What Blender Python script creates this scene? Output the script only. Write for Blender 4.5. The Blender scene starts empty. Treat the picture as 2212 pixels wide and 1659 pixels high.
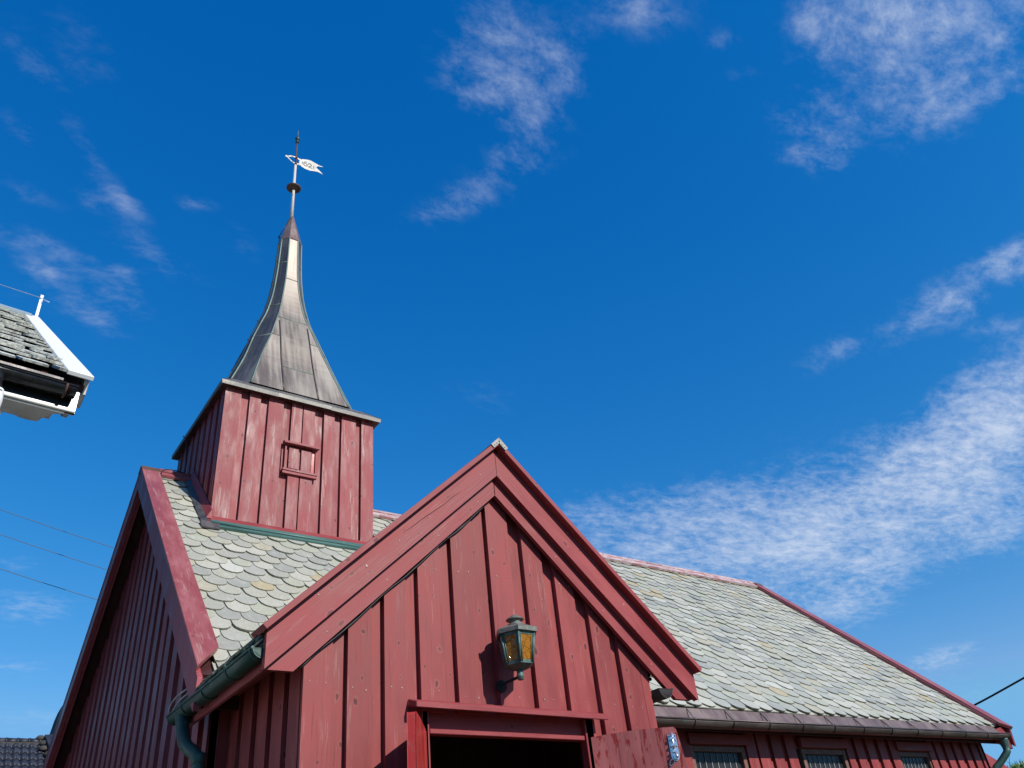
import bpy, math, random
from mathutils import Vector, Matrix
random.seed(7)
V = Vector
scene = bpy.context.scene

# ------------------------------------------------------------------ camera
CAM = V((-1.588, -3.924, 1.6))
RT = V((0.8172, -0.5681, -0.0972)); UP = V((-0.2537, -0.5065, 0.8241))
_yaw, _pit, _rol = math.radians(38.558), math.radians(33.993), math.radians(-6.735)
FW = V((math.sin(_yaw)*math.cos(_pit), math.cos(_yaw)*math.cos(_pit), math.sin(_pit)))
_r = V((math.cos(_yaw), -math.sin(_yaw), 0)); _u = _r.cross(FW)
RT = _r*math.cos(_rol) + _u*math.sin(_rol); UP = _u*math.cos(_rol) - _r*math.sin(_rol)
cam_data = bpy.data.cameras.new("Camera")
cam_data.sensor_width = 36.0
cam_data.lens = 28.17
cam_data.clip_start = 0.05
cam_data.clip_end = 3000
cam = bpy.data.objects.new("Camera", cam_data)
scene.collection.objects.link(cam)
cam.matrix_world = Matrix(((RT.x, UP.x, -FW.x, CAM.x), (RT.y, UP.y, -FW.y, CAM.y), (RT.z, UP.z, -FW.z, CAM.z), (0, 0, 0, 1)))
scene.camera = cam

# ------------------------------------------------------------------ light, sky, exposure
SUN = V((0.28, -1.0, 0.66)).normalized()
sd = bpy.data.lights.new("Sun", 'SUN')
sd.energy = 4.6
sd.angle = math.radians(0.5)
sd.color = (1.0, 0.955, 0.88)
sun = bpy.data.objects.new("Sun", sd)
scene.collection.objects.link(sun)
sun.rotation_euler = SUN.to_track_quat('Z', 'Y').to_euler()
scene.view_settings.view_transform = 'Standard'
scene.view_settings.look = 'None'
scene.view_settings.exposure = 0.0
scene.view_settings.gamma = 1.0
scene.view_settings.use_curve_mapping = False
scene.cycles.max_bounces = 6
scene.cycles.use_denoising = True

world = bpy.data.worlds.new("World")
scene.world = world
world.use_nodes = True


class NT:
    """small helper round a node tree"""
    def __init__(self, tree):
        self.t = tree
        tree.nodes.clear()

    def n(self, kind, **kw):
        nd = self.t.nodes.new(kind)
        for k, v in kw.items():
            if k.startswith('i_'):
                key = k[2:].replace('_', ' ')
                nd.inputs[key].default_value = v
            else:
                setattr(nd, k, v)
        return nd

    def l(self, a, b):
        self.t.links.new(a, b)

    def math(self, op, a, b=None, clamp=False):
        m = self.t.nodes.new('ShaderNodeMath')
        m.operation = op
        m.use_clamp = clamp
        for i, x in enumerate((a, b)):
            if x is None:
                continue
            if isinstance(x, (int, float)):
                m.inputs[i].default_value = x
            else:
                self.l(x, m.inputs[i])
        return m.outputs[0]

    def smooth(self, x, lo, hi, a=0.0, b=1.0):
        m = self.t.nodes.new('ShaderNodeMapRange')
        m.interpolation_type = 'SMOOTHSTEP'
        self.l(x, m.inputs['Value'])
        m.inputs['From Min'].default_value = lo
        m.inputs['From Max'].default_value = hi
        m.inputs['To Min'].default_value = a
        m.inputs['To Max'].default_value = b
        return m.outputs['Result']

    def mix(self, fac, a, b, mode='MIX'):
        m = self.t.nodes.new('ShaderNodeMix')
        m.data_type = 'RGBA'
        m.blend_type = mode
        for s, x in ((m.inputs[0], fac), (m.inputs[6], a), (m.inputs[7], b)):
            if isinstance(x, (int, float)):
                s.default_value = x
            elif isinstance(x, tuple):
                s.default_value = (x[0], x[1], x[2], 1)
            else:
                self.l(x, s)
        return m.outputs[2]


def build_sky():
    w = NT(world.node_tree)
    out = w.n('ShaderNodeOutputWorld')
    bg = w.n('ShaderNodeBackground')
    bg.inputs['Strength'].default_value = 0.1
    w.l(bg.outputs[0], out.inputs[0])
    sky = w.n('ShaderNodeTexSky')
    sky.sky_type = 'NISHITA'
    sky.sun_disc = False
    sky.sun_elevation = math.asin(SUN.z)
    sky.sun_rotation = math.atan2(SUN.x, SUN.y)
    sky.altitude = 0
    sky.air_density = 1.0
    sky.dust_density = 0.15
    sky.ozone_density = 2.0
    # grade the sky: deeper, more saturated blue overhead, as the photograph shows it
    hs = w.n('ShaderNodeHueSaturation')
    hs.inputs['Saturation'].default_value = 1.42
    w.l(sky.outputs[0], hs.inputs['Color'])
    sc_ = w.n('ShaderNodeSeparateColor'); w.l(hs.outputs[0], sc_.inputs[0])
    cc_ = w.n('ShaderNodeCombineColor')
    for i, (gain, gam, cap) in enumerate(GRADE):
        w.l(w.math('MULTIPLY', w.math('MINIMUM', w.math('POWER', w.math('MAXIMUM', w.math('MULTIPLY', sc_.outputs[i], .1), 1e-5), gam), cap/gain), gain*10), cc_.inputs[i])
    tint = cc_.outputs[0]
    # clouds, placed by direction
    tc = w.n('ShaderNodeTexCoord')
    d = tc.outputs['Generated']
    total = None
    for (px, py, ru, rv, ang, amp) in CLOUDS:
        c = (FW + RT*((px-1106)/1730.5) - UP*((py-829.5)/1730.5))
        k = c.length
        c = c.normalized()
        # frame: x along the picked direction, z outward
        a = math.radians(ang)
        e1 = (RT*math.cos(a) - UP*math.sin(a))
        e1 = (e1 - c*e1.dot(c)).normalized()
        e2 = c.cross(e1)
        m = Matrix(((e1.x, e2.x, c.x), (e1.y, e2.y, c.y), (e1.z, e2.z, c.z)))
        mp = w.n('ShaderNodeMapping', vector_type='TEXTURE')
        mp.inputs['Location'].default_value = c
        mp.inputs['Rotation'].default_value = m.to_euler('XYZ')
        mp.inputs['Scale'].default_value = (ru*1.55/1730.5/k, rv*1.6/1730.5/k, 0.35)
        w.l(d, mp.inputs['Vector'])
        g = w.n('ShaderNodeTexGradient', gradient_type='SPHERICAL')
        w.l(mp.outputs[0], g.inputs[0])
        s = w.math('MULTIPLY', w.smooth(g.outputs['Fac'], 0.0, 1.0), amp)
        inv = w.math('SUBTRACT', 1.0, w.math('MINIMUM', s, .98))
        total = inv if total is None else w.math('MULTIPLY', total, inv)
    total = w.math('SUBTRACT', 1.0, total)
    # cloud layer coordinates: direction projected on a flat layer overhead
    sx = w.n('ShaderNodeSeparateXYZ'); w.l(d, sx.inputs[0])
    zz = w.math('ADD', w.math('MAXIMUM', sx.outputs[2], 0.02), 0.12)
    cx = w.n('ShaderNodeCombineXYZ')
    w.l(w.math('DIVIDE', sx.outputs[0], zz), cx.inputs[0])
    w.l(w.math('DIVIDE', sx.outputs[1], zz), cx.inputs[1])
    wn = w.n('ShaderNodeTexNoise', i_Scale=2.2, i_Detail=3.0)
    w.l(cx.outputs[0], wn.inputs['Vector'])
    wo = w.n('ShaderNodeVectorMath', operation='SCALE'); wo.inputs['Scale'].default_value = 0.09
    w.l(wn.outputs['Color'], wo.inputs[0])
    wa = w.n('ShaderNodeVectorMath', operation='ADD')
    w.l(cx.outputs[0], wa.inputs[0]); w.l(wo.outputs[0], wa.inputs[1])
    st = w.n('ShaderNodeMapping'); st.inputs['Rotation'].default_value = (0, 0, math.radians(25)); st.inputs['Scale'].default_value = (1.0, 1.5, 1)
    w.l(wa.outputs[0], st.inputs['Vector'])
    n1 = w.n('ShaderNodeTexNoise', i_Scale=4.5, i_Detail=8.0, i_Roughness=0.66)
    w.l(st.outputs[0], n1.inputs['Vector'])
    n2 = w.n('ShaderNodeTexNoise', i_Scale=24.0, i_Detail=8.0, i_Roughness=0.68, i_Distortion=0.15)
    w.l(st.outputs[0], n2.inputs['Vector'])
    nn = w.math('ADD', w.math('MULTIPLY', n1.outputs['Fac'], 0.50), w.math('MULTIPLY', n2.outputs['Fac'], 0.50))
    dens = w.smooth(w.math('ADD', nn, w.math('MULTIPLY', total, 0.34)), 0.56, 1.03, 0.0, 1.0)
    dens = w.math('MULTIPLY', dens, w.math('MULTIPLY', w.smooth(total, 0.0, 0.55), w.math('POWER', total, 0.7)))
    col = w.mix(w.math('MULTIPLY', dens, 1.0, True), tint, (6.6, 7.4, 8.9))
    w.l(col, bg.inputs['Color'])


GRADE = [(2.4, 1.22, .18), (1.08, .82, .46), (1.11, .59, .84)]
# (x, y, half length, half width, angle, strength): seeds of cloud directions
CLOUDS = [
    (1090, 60, 200, 150, 60, .40), (1120, 180, 190, 110, 25, .42), (1380, 20, 150, 70, 0, .50), (1050, 200, 170, 70, 10, .30), (1230, 130, 90, 60, 30, .30),
    (1060, 390, 180, 60, -25, .36), (960, 455, 140, 45, -15, .34), (1120, 330, 90, 60, 10, .26),
    (2060, 30, 300, 110, 0, .66), (1920, 180, 210, 150, 35, .52), (2080, 190, 70, 140, 60, .50), (1740, 270, 140, 80, 40, .46), (1760, 340, 90, 45, 0, .40), (1770, 40, 80, 90, 45, .52), (1920, 60, 120, 90, 20, .42), (2200, 180, 50, 80, 60, .4),
    (2120, 960, 260, 130, -38, .82), (1950, 1080, 300, 130, -35, .74), (1760, 1180, 330, 120, -32, .62), (1500, 1110, 320, 90, -8, .48), (1850, 1290, 160, 75, -30, .66), (2160, 1130, 160, 90, -35, .62), (1560, 1220, 260, 80, -10, .48),
    (1300, 1130, 200, 90, 5, .46), (1480, 1180, 300, 120, -10, .40), (1700, 1060, 330, 110, -28, .36), (2150, 830, 160, 80, -30, .45),
    (2030, 1420, 110, 30, -15, .68), (2200, 570, 60, 80, 60, .8), (2060, 610, 160, 45, -30, .48), (1800, 760, 120, 40, -30, .46), (1960, 720, 120, 40, -30, .36), (2130, 700, 110, 40, 0, .42), (2080, 650, 60, 30, 0, .5),
    (200, 340, 190, 40, 55, .34), (270, 440, 80, 30, 35, .40), (50, 520, 120, 45, 20, .38), (340, 560, 150, 40, 30, .36), (150, 640, 160, 50, 15, .34), (45, 280, 80, 30, 45, .38), (420, 440, 60, 22, 10, .42), (190, 110, 180, 100, 50, .26), (230, 610, 160, 32, 35, .34), (60, 130, 120, 60, 40, .28), (60, 420, 90, 36, 30, .34), (190, 430, 50, 22, 40, .40), (270, 590, 70, 24, 30, .40), (100, 590, 60, 24, 20, .38), (530, 530, 90, 40, 40, .26), (220, 700, 90, 40, 20, .32),
    (40, 1215, 60, 25, 0, .55), (70, 1310, 130, 55, 0, .55), (30, 1440, 120, 30, 0, .45), (60, 1560, 120, 40, 0, .45), (1030, 860, 130, 60, 0, .30), (2100, 1500, 200, 60, 0, .35), (1560, 90, 50, 30, 0, .42), (1600, 160, 40, 25, 0, .36),
]
build_sky()

# ------------------------------------------------------------------ mesh builder


class MB:
    def __init__(self):
        self.v, self.f, self.m, self.r, self.uv, self.sm = [], [], [], [], [], []

    def face(self, idx, uv, m=0, r=0.5, smooth=False):
        self.f.append(tuple(idx)); self.m.append(m); self.r.append(r); self.uv.append(uv); self.sm.append(smooth)

    def hexa(self, p, m=0, r=None, ua=None, va=None):
        """8 corners: bottom 0-3, top 4-7"""
        r = random.random() if r is None else r
        b = len(self.v)
        self.v += [V(q) for q in p]
        ua = ua or (self.v[b+1]-self.v[b]).normalized()
        va = va or (self.v[b+4]-self.v[b]).normalized()
        wa = ua.cross(va)
        for q in ((0, 3, 2, 1), (4, 5, 6, 7), (0, 1, 5, 4), (1, 2, 6, 5), (2, 3, 7, 6), (3, 0, 4, 7)):
            ps = [self.v[b+i] for i in q]
            n = (ps[1]-ps[0]).cross(ps[2]-ps[0])
            if abs(n.dot(ua)) > max(abs(n.dot(wa)), abs(n.dot(va))):
                uv = [(x.dot(wa), x.dot(va)) for x in ps]
            else:
                uv = [(x.dot(ua)+x.dot(wa), x.dot(va)) for x in ps]
            self.face([b+i for i in q], uv, m, r)

    def box(self, lo, hi, m=0, r=None, long='z'):
        x0, y0, z0 = lo; x1, y1, z1 = hi
        p = [(x0, y0, z0), (x1, y0, z0), (x1, y1, z0), (x0, y1, z0), (x0, y0, z1), (x1, y0, z1), (x1, y1, z1), (x0, y1, z1)]
        ax = dict(x=V((1, 0, 0)), y=V((0, 1, 0)), z=V((0, 0, 1)))
        va = ax[long]; ua = ax['x'] if long != 'x' else ax['z']
        self.hexa(p, m, r, ua, va)

    def bar(self, a, b, w, t, side, m=0, r=None):
        """board from a to b; w along 'side' (centred), t along the remaining axis (from 0 to t)"""
        a, b = V(a), V(b); d = (b-a).normalized(); s = V(side); s = (s-d*s.dot(d)).normalized(); n = d.cross(s)
        p = [a-s*w/2, a+s*w/2, a+s*w/2+n*t, a-s*w/2+n*t, b-s*w/2, b+s*w/2, b+s*w/2+n*t, b-s*w/2+n*t]
        self.hexa(p, m, r, s, d)

    def prism(self, pts, ext, ua, va, m=0, r=None):
        r = random.random() if r is None else r
        ua, va, ext = V(ua), V(va), V(ext); wa = ext.normalized()
        b = len(self.v); n = len(pts)
        self.v += [V(q) for q in pts] + [V(q)+ext for q in pts]
        nrm = (self.v[b+1]-self.v[b]).cross(self.v[b+2]-self.v[b+1])
        fl = nrm.dot(ext) > 0
        f0 = list(range(n)); f1 = [n+i for i in range(n)]
        if fl: f0 = f0[::-1]
        else: f1 = f1[::-1]
        for q in (f0, f1):
            self.face([b+i for i in q], [(self.v[b+i].dot(ua), self.v[b+i].dot(va)) for i in q], m, r)
        for i in range(n):
            j = (i+1) % n
            q = [i, j, n+j, n+i] if not fl else [j, i, n+i, n+j]
            self.face([b+k for k in q], [(self.v[b+k].dot(ua)+self.v[b+k].dot(wa), self.v[b+k].dot(va)) for k in q], m, r)

    def tube(self, pts, rad, seg=8, m=0, r=None, cap=True, half=None):
        r = random.random() if r is None else r
        pts = [V(p) for p in pts]
        rads = rad if isinstance(rad, (list, tuple)) else [rad]*len(pts)
        b = len(self.v); prev = None; dist = 0
        for i, p in enumerate(pts):
            t = (pts[min(i+1, len(pts)-1)]-pts[max(i-1, 0)]).normalized()
            if prev is None:
                a = V((0, 0, 1)) if abs(t.z) < .9 else V((1, 0, 0))
                e = t.cross(a).normalized()
            else:
                e = (prev-t*prev.dot(t)).normalized()
            prev = e; g = t.cross(e)
            for k in range(seg):
                an = 2*math.pi*k/seg
                self.v.append(p+(e*math.cos(an)+g*math.sin(an))*rads[i])
        for i in range(len(pts)-1):
            L = (pts[i+1]-pts[i]).length
            for k in range(seg):
                k2 = (k+1) % seg
                q = [b+i*seg+k, b+i*seg+k2, b+(i+1)*seg+k2, b+(i+1)*seg+k]
                c = 2*math.pi*rads[i]/seg
                self.face(q, [(k*c, dist), ((k+1)*c, dist), ((k+1)*c, dist+L), (k*c, dist+L)], m, r, True)
            dist += L
        if cap:
            for i, rev in ((0, True), (len(pts)-1, False)):
                q = [b+i*seg+k for k in range(seg)]
                if rev: q = q[::-1]
                self.face(q, [(self.v[x].x, self.v[x].y) for x in q], m, r)

    def lathe(self, prof, c, seg=24, m=0, r=0.5, smooth=True, phase=0.0, cap=True):
        """prof: list of (radius, z) going up"""
        b = len(self.v); c = V(c)
        for (ra, z) in prof:
            for k in range(seg):
                an = 2*math.pi*k/seg+phase
                self.v.append(c+V((ra*math.cos(an), ra*math.sin(an), z)))
        for i in range(len(prof)-1):
            for k in range(seg):
                k2 = (k+1) % seg
                q = [b+i*seg+k, b+i*seg+k2, b+(i+1)*seg+k2, b+(i+1)*seg+k]
                self.face(q, [(k/seg, prof[i][1]), ((k+1)/seg, prof[i][1]), ((k+1)/seg, prof[i+1][1]), (k/seg, prof[i+1][1])], m, r, smooth)
        if cap:
            for i, rev in ((0, True), (len(prof)-1, False)):
                q = [b+i*seg+k for k in range(seg)]
                if rev: q = q[::-1]
                self.face(q, [(self.v[x].x, self.v[x].y) for x in q], m, r)

    def quad(self, p, m=0, r=0.5, ua=None, va=None):
        b = len(self.v); self.v += [V(q) for q in p]
        ua = V(ua) if ua else (self.v[b+1]-self.v[b]).normalized()
        va = V(va) if va else (self.v[b+2]-self.v[b+1]).normalized()
        self.face(range(b, b+len(p)), [(V(q).dot(ua), V(q).dot(va)) for q in p], m, r)

    def disc(self, c, n, rad, h=.003, m=1, seg=7):
        c, n = V(c), V(n).normalized()
        a = n.orthogonal().normalized(); g = n.cross(a)
        b = len(self.v)
        for hh, rr in ((0, rad), (h, rad*.8)):
            for k in range(seg):
                an = 2*math.pi*k/seg
                self.v.append(c+n*hh+(a*math.cos(an)+g*math.sin(an))*rr)
        rr = random.random()
        self.face([b+seg+k for k in range(seg)], [(0, 0)]*seg, m, rr)
        for k in range(seg):
            k2 = (k+1) % seg
            self.face([b+k, b+k2, b+seg+k2, b+seg+k], [(0, 0)]*4, m, rr)

    def build(self, name, mats, parent=None, bevel=0.0):
        me = bpy.data.meshes.new(name)
        me.from_pydata([tuple(v) for v in self.v], [], self.f)
        if not isinstance(mats, (list, tuple)): mats = [mats]
        for m in mats: me.materials.append(m)
        me.polygons.foreach_set('material_index', self.m)
        me.polygons.foreach_set('use_smooth', self.sm)
        uvl = me.uv_layers.new(name='UVMap')
        flat = []
        for u in self.uv:
            for a, c in u: flat += [a, c]
        uvl.data.foreach_set('uv', flat)
        at = me.attributes.new('rnd', 'FLOAT', 'FACE')
        at.data.foreach_set('value', self.r)
        me.update()
        o = bpy.data.objects.new(name, me)
        scene.collection.objects.link(o)
        if parent: o.parent = parent; o.matrix_parent_inverse = parent_inv(parent)
        if bevel:
            b = o.modifiers.new('Bevel', 'BEVEL'); b.width = bevel; b.segments = 1; b.limit_method = 'ANGLE'; b.angle_limit = math.radians(50)
        return o


def parent_inv(p):
    # parts are built in world coordinates; only a thing's Empty carries a location
    return Matrix.Translation(p.location).inverted() if p.parent is None else Matrix.Identity(4)


def thing(name, label, cat, loc=(0, 0, 0), group=None):
    o = bpy.data.objects.new(name, None)
    scene.collection.objects.link(o)
    o.location = loc
    return tag(o, label, cat, group)


def tag(o, label, cat, group=None):
    o['label'] = label; o['category'] = cat
    if group: o['group'] = group
    return o


def curve(pts, n=8):
    """Catmull-Rom through pts"""
    P = [V(p) for p in pts]; P = [P[0]*2-P[1]]+P+[P[-1]*2-P[-2]]
    out = []
    for i in range(1, len(P)-2):
        for k in range(n):
            t = k/n
            out.append(.5*((2*P[i])+(P[i+1]-P[i-1])*t+(2*P[i-1]-5*P[i]+4*P[i+1]-P[i+2])*t*t+(3*P[i]-P[i-1]-3*P[i+1]+P[i+2])*t**3))
    out.append(P[-2])
    return out


# ------------------------------------------------------------------ materials
def principled(nt, rough=.6, metal=0.0, spec=.5):
    out = nt.n('ShaderNodeOutputMaterial'); p = nt.n('ShaderNodeBsdfPrincipled')
    p.inputs['Roughness'].default_value = rough; p.inputs['Metallic'].default_value = metal
    p.inputs['Specular IOR Level'].default_value = spec
    nt.l(p.outputs[0], out.inputs[0])
    return p


def new_mat(name):
    m = bpy.data.materials.new(name); m.use_nodes = True
    return m, NT(m.node_tree)


def board_uv(nt, su, sv):
    uv = nt.n('ShaderNodeUVMap'); uv.uv_map = 'UVMap'
    at = nt.n('ShaderNodeAttribute'); at.attribute_name = 'rnd'
    off = nt.n('ShaderNodeCombineXYZ')
    nt.l(nt.math('MULTIPLY', at.outputs['Fac'], 17.3), off.inputs[0]); nt.l(nt.math('MULTIPLY', at.outputs['Fac'], 41.7), off.inputs[1])
    add = nt.n('ShaderNodeVectorMath', operation='ADD'); nt.l(uv.outputs[0], add.inputs[0]); nt.l(off.outputs[0], add.inputs[1])
    return add.outputs[0], at.outputs['Fac']


def scaled(nt, vec, s):
    m = nt.n('ShaderNodeMapping'); m.inputs['Scale'].default_value = s
    nt.l(vec, m.inputs['Vector'])
    return m.outputs[0]


def paint(name, base, wear=.0, fade=.25, rough=.5, wearcol=(.52, .40, .34), knots=1.0, patch=None, patch_amt=.0):
    m, nt = new_mat(name)
    p = principled(nt, rough, 0, .3)
    uv, rnd = board_uv(nt, 1, 1)
    g = nt.n('ShaderNodeTexNoise', i_Scale=1.0, i_Detail=5.0, i_Roughness=.6); nt.l(scaled(nt, uv, (85, 2.2, 1)), g.inputs['Vector'])
    b = nt.n('ShaderNodeTexNoise', i_Scale=1.0, i_Detail=4.0, i_Roughness=.6); nt.l(scaled(nt, uv, (9, 2.4, 1)), b.inputs['Vector'])
    s = nt.n('ShaderNodeTexNoise', i_Scale=1.0, i_Detail=3.0); nt.l(scaled(nt, uv, (300, 9, 1)), s.inputs['Vector'])
    c = nt.mix(nt.smooth(b.outputs['Fac'], .35, .7), tuple(x*.90 for x in base), (min(1, base[0]*1.12+.02*fade), base[1]*1.1+.045*fade, base[2]*1.1+.045*fade))
    c = nt.mix(nt.smooth(g.outputs['Fac'], .43, .30, 0, .7), c, tuple(x*.55 for x in base))
    c = nt.mix(nt.smooth(g.outputs['Fac'], .58, .74, 0, .30), c, (base[0]*1.15+.02, base[1]*1.3+.022, base[2]*1.3+.022))
    # dark knots with a ring, here and there
    vo = nt.n('ShaderNodeTexVoronoi', voronoi_dimensions='2D', feature='F1', i_Randomness=1.0)
    nt.l(scaled(nt, uv, (8.5, 5.2, 1)), vo.inputs['Vector']); vo.inputs['Scale'].default_value = 1
    sep = nt.n('ShaderNodeSeparateColor'); nt.l(vo.outputs['Color'], sep.inputs[0])
    on = nt.math('GREATER_THAN', sep.outputs[0], .38)
    b2 = nt.n('ShaderNodeTexNoise', i_Scale=1.0, i_Detail=3.0); nt.l(scaled(nt, uv, (55, 30, 1)), b2.inputs['Vector'])
    wob = nt.math('ADD', vo.outputs['Distance'], nt.math('MULTIPLY', nt.math('ADD', nt.math('SUBTRACT', g.outputs['Fac'], .5), nt.math('SUBTRACT', b2.outputs['Fac'], .5)), .16))
    size = nt.math('ADD', nt.math('MULTIPLY', nt.math('POWER', sep.outputs[1], 2.0), .085), .028)
    rel = nt.math('DIVIDE', wob, size)
    spot = nt.math('MULTIPLY', nt.smooth(rel, 1.3, .5), on)
    ring = nt.math('MULTIPLY', nt.smooth(nt.math('ABSOLUTE', nt.math('SUBTRACT', rel, 1.35)), .45, .1), on)
    c = nt.mix(nt.math('MULTIPLY', spot, min(1, .85*knots)), c, (base[0]*.33, base[1]*.32, base[2]*.30))
    c = nt.mix(nt.math('MULTIPLY', ring, .28*knots), c, (base[0]*.9+.08, base[1]+.10, base[2]+.09))
    # long darker drips
    w1 = nt.n('ShaderNodeTexNoise', i_Scale=1.0, i_Detail=6.0, i_Roughness=.72); nt.l(scaled(nt, uv, (110, 4.5, 1)), w1.inputs['Vector'])
    w2 = nt.n('ShaderNodeTexNoise', i_Scale=1.0, i_Detail=2.0); nt.l(scaled(nt, uv, (13, 1.7, 2)), w2.inputs['Vector'])
    wv = nt.math('MULTIPLY', w1.outputs['Fac'], w2.outputs['Fac'])
    wm = nt.smooth(wv, .345-.10*wear, .40-.08*wear)
    c = nt.mix(nt.math('MULTIPLY', wm, min(1, .15+wear)), c, wearcol)
    if patch:
        pn = nt.n('ShaderNodeTexNoise', i_Scale=1.0, i_Detail=6.0, i_Roughness=.65); nt.l(scaled(nt, uv, (26, 6, 1)), pn.inputs['Vector'])
        c = nt.mix(nt.smooth(pn.outputs['Fac'], .60-.18*patch_amt, .66-.18*patch_amt), c, patch)
    tone = nt.math('ADD', nt.math('MULTIPLY', rnd, .24), .88)
    tc = nt.n('ShaderNodeCombineColor')
    for i in range(3): nt.l(tone, tc.inputs[i])
    c = nt.mix(1.0, c, tc.outputs[0], 'MULTIPLY')
    nt.l(c, p.inputs['Base Color'])
    nt.l(nt.smooth(b.outputs['Fac'], .3, .7, rough-.08, rough+.12), p.inputs['Roughness'])
    bp = nt.n('ShaderNodeBump'); bp.inputs['Strength'].default_value = .35; bp.inputs['Distance'].default_value = .002
    nt.l(nt.math('ADD', g.outputs['Fac'], nt.math('MULTIPLY', s.outputs['Fac'], .5)), bp.inputs['Height'])
    nt.l(bp.outputs[0], p.inputs['Normal'])
    return m


def metal(name, base, other, edge=None, rough=.45, met=.4, sc=(6, 1.2, 1), amt=.5):
    m, nt = new_mat(name)
    p = principled(nt, rough, met, .5)
    uv, rnd = board_uv(nt, 1, 1)
    a = nt.n('ShaderNodeTexNoise', i_Scale=1.0, i_Detail=6.0, i_Roughness=.6); nt.l(scaled(nt, uv, sc), a.inputs['Vector'])
    st = nt.n('ShaderNodeTexNoise', i_Scale=1.0, i_Detail=4.0); nt.l(scaled(nt, uv, (sc[0]*9, sc[1]*1.5, 1)), st.inputs['Vector'])
    f = nt.math('ADD', nt.math('MULTIPLY', a.outputs['Fac'], .65), nt.math('MULTIPLY', st.outputs['Fac'], .35))
    c = nt.mix(nt.smooth(f, .35+.2*(.5-amt), .65+.2*(.5-amt)), base, other)
    if edge:
        e = nt.n('ShaderNodeTexNoise', i_Scale=14.0, i_Detail=5.0, i_Roughness=.7); nt.l(uv, e.inputs['Vector'])
        c = nt.mix(nt.smooth(e.outputs['Fac'], .57, .72, 0, .8), c, edge)
    tone = nt.math('ADD', nt.math('MULTIPLY', rnd, .3), .85)
    tc = nt.n('ShaderNodeCombineColor')
    for i in range(3): nt.l(tone, tc.inputs[i])
    c = nt.mix(1.0, c, tc.outputs[0], 'MULTIPLY')
    nt.l(c, p.inputs['Base Color'])
    nt.l(nt.smooth(f, .3, .7, rough-.1, rough+.15), p.inputs['Roughness'])
    bp = nt.n('ShaderNodeBump'); bp.inputs['Strength'].default_value = .25; bp.inputs['Distance'].default_value = .01
    nt.l(a.outputs['Fac'], bp.inputs['Height']); nt.l(bp.outputs[0], p.inputs['Normal'])
    return m


def plain(name, col, rough=.6, met=0.0, vary=.15, scale=25):
    m, nt = new_mat(name)
    p = principled(nt, rough, met)
    tc = nt.n('ShaderNodeTexCoord')
    a = nt.n('ShaderNodeTexNoise', i_Scale=float(scale), i_Detail=5.0, i_Roughness=.65); nt.l(tc.outputs['Object'], a.inputs['Vector'])
    c = nt.mix(nt.smooth(a.outputs['Fac'], .3, .7), tuple(x*(1-vary) for x in col), tuple(min(1, x*(1+vary)) for x in col))
    nt.l(c, p.inputs['Base Color'])
    bp = nt.n('ShaderNodeBump'); bp.inputs['Strength'].default_value = .2; bp.inputs['Distance'].default_value = .004
    nt.l(a.outputs['Fac'], bp.inputs['Height']); nt.l(bp.outputs[0], p.inputs['Normal'])
    return m


def slate_mat(name, stops, lichen=None, lich_amt=.0):
    m, nt = new_mat(name)
    p = principled(nt, .55, 0, .45)
    uv, rnd = board_uv(nt, 1, 1)
    cr = nt.n('ShaderNodeValToRGB'); cr.color_ramp.interpolation = 'CONSTANT'
    e = cr.color_ramp.elements
    while len(e) > 1: e.remove(e[-1])
    e[0].position = 0; e[0].color = (*stops[0][1], 1)
    for pos, c in stops[1:]:
        x = e.new(pos); x.color = (*c, 1)
    nt.l(rnd, cr.inputs[0])
    a = nt.n('ShaderNodeTexNoise', i_Scale=1.0, i_Detail=7.0, i_Roughness=.68); nt.l(scaled(nt, uv, (16, 9, 1)), a.inputs['Vector'])
    b = nt.n('ShaderNodeTexNoise', i_Scale=1.0, i_Detail=3.0, i_Distortion=1.5); nt.l(scaled(nt, uv, (5, 4, 1)), b.inputs['Vector'])
    f = nt.n('ShaderNodeTexNoise', i_Scale=1.0, i_Detail=6.0, i_Roughness=.75); nt.l(scaled(nt, uv, (60, 40, 1)), f.inputs['Vector'])
    c = nt.mix(nt.smooth(a.outputs['Fac'], .50, .74, 0, .55), cr.outputs[0], (.58, .565, .50))
    c = nt.mix(nt.smooth(a.outputs['Fac'], .44, .26, 0, .5), c, (.22, .22, .195))
    c = nt.mix(nt.smooth(f.outputs['Fac'], .50, .34, 0, .4), c, (.19, .19, .165))
    c = nt.mix(nt.smooth(b.outputs['Fac'], .60, .72, 0, .5), c, (.40, .37, .24))
    if lichen:
        l = nt.n('ShaderNodeTexNoise', i_Scale=1.0, i_Detail=6.0, i_Roughness=.75); nt.l(scaled(nt, uv, (30, 30, 1)), l.inputs['Vector'])
        c = nt.mix(nt.smooth(l.outputs['Fac'], .6-lich_amt*.2, .68-lich_amt*.2), c, lichen)
    nt.l(c, p.inputs['Base Color'])
    bp = nt.n('ShaderNodeBump'); bp.inputs['Strength'].default_value = .5; bp.inputs['Distance'].default_value = .004
    nt.l(a.outputs['Fac'], bp.inputs['Height']); nt.l(bp.outputs[0], p.inputs['Normal'])
    return m


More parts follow.
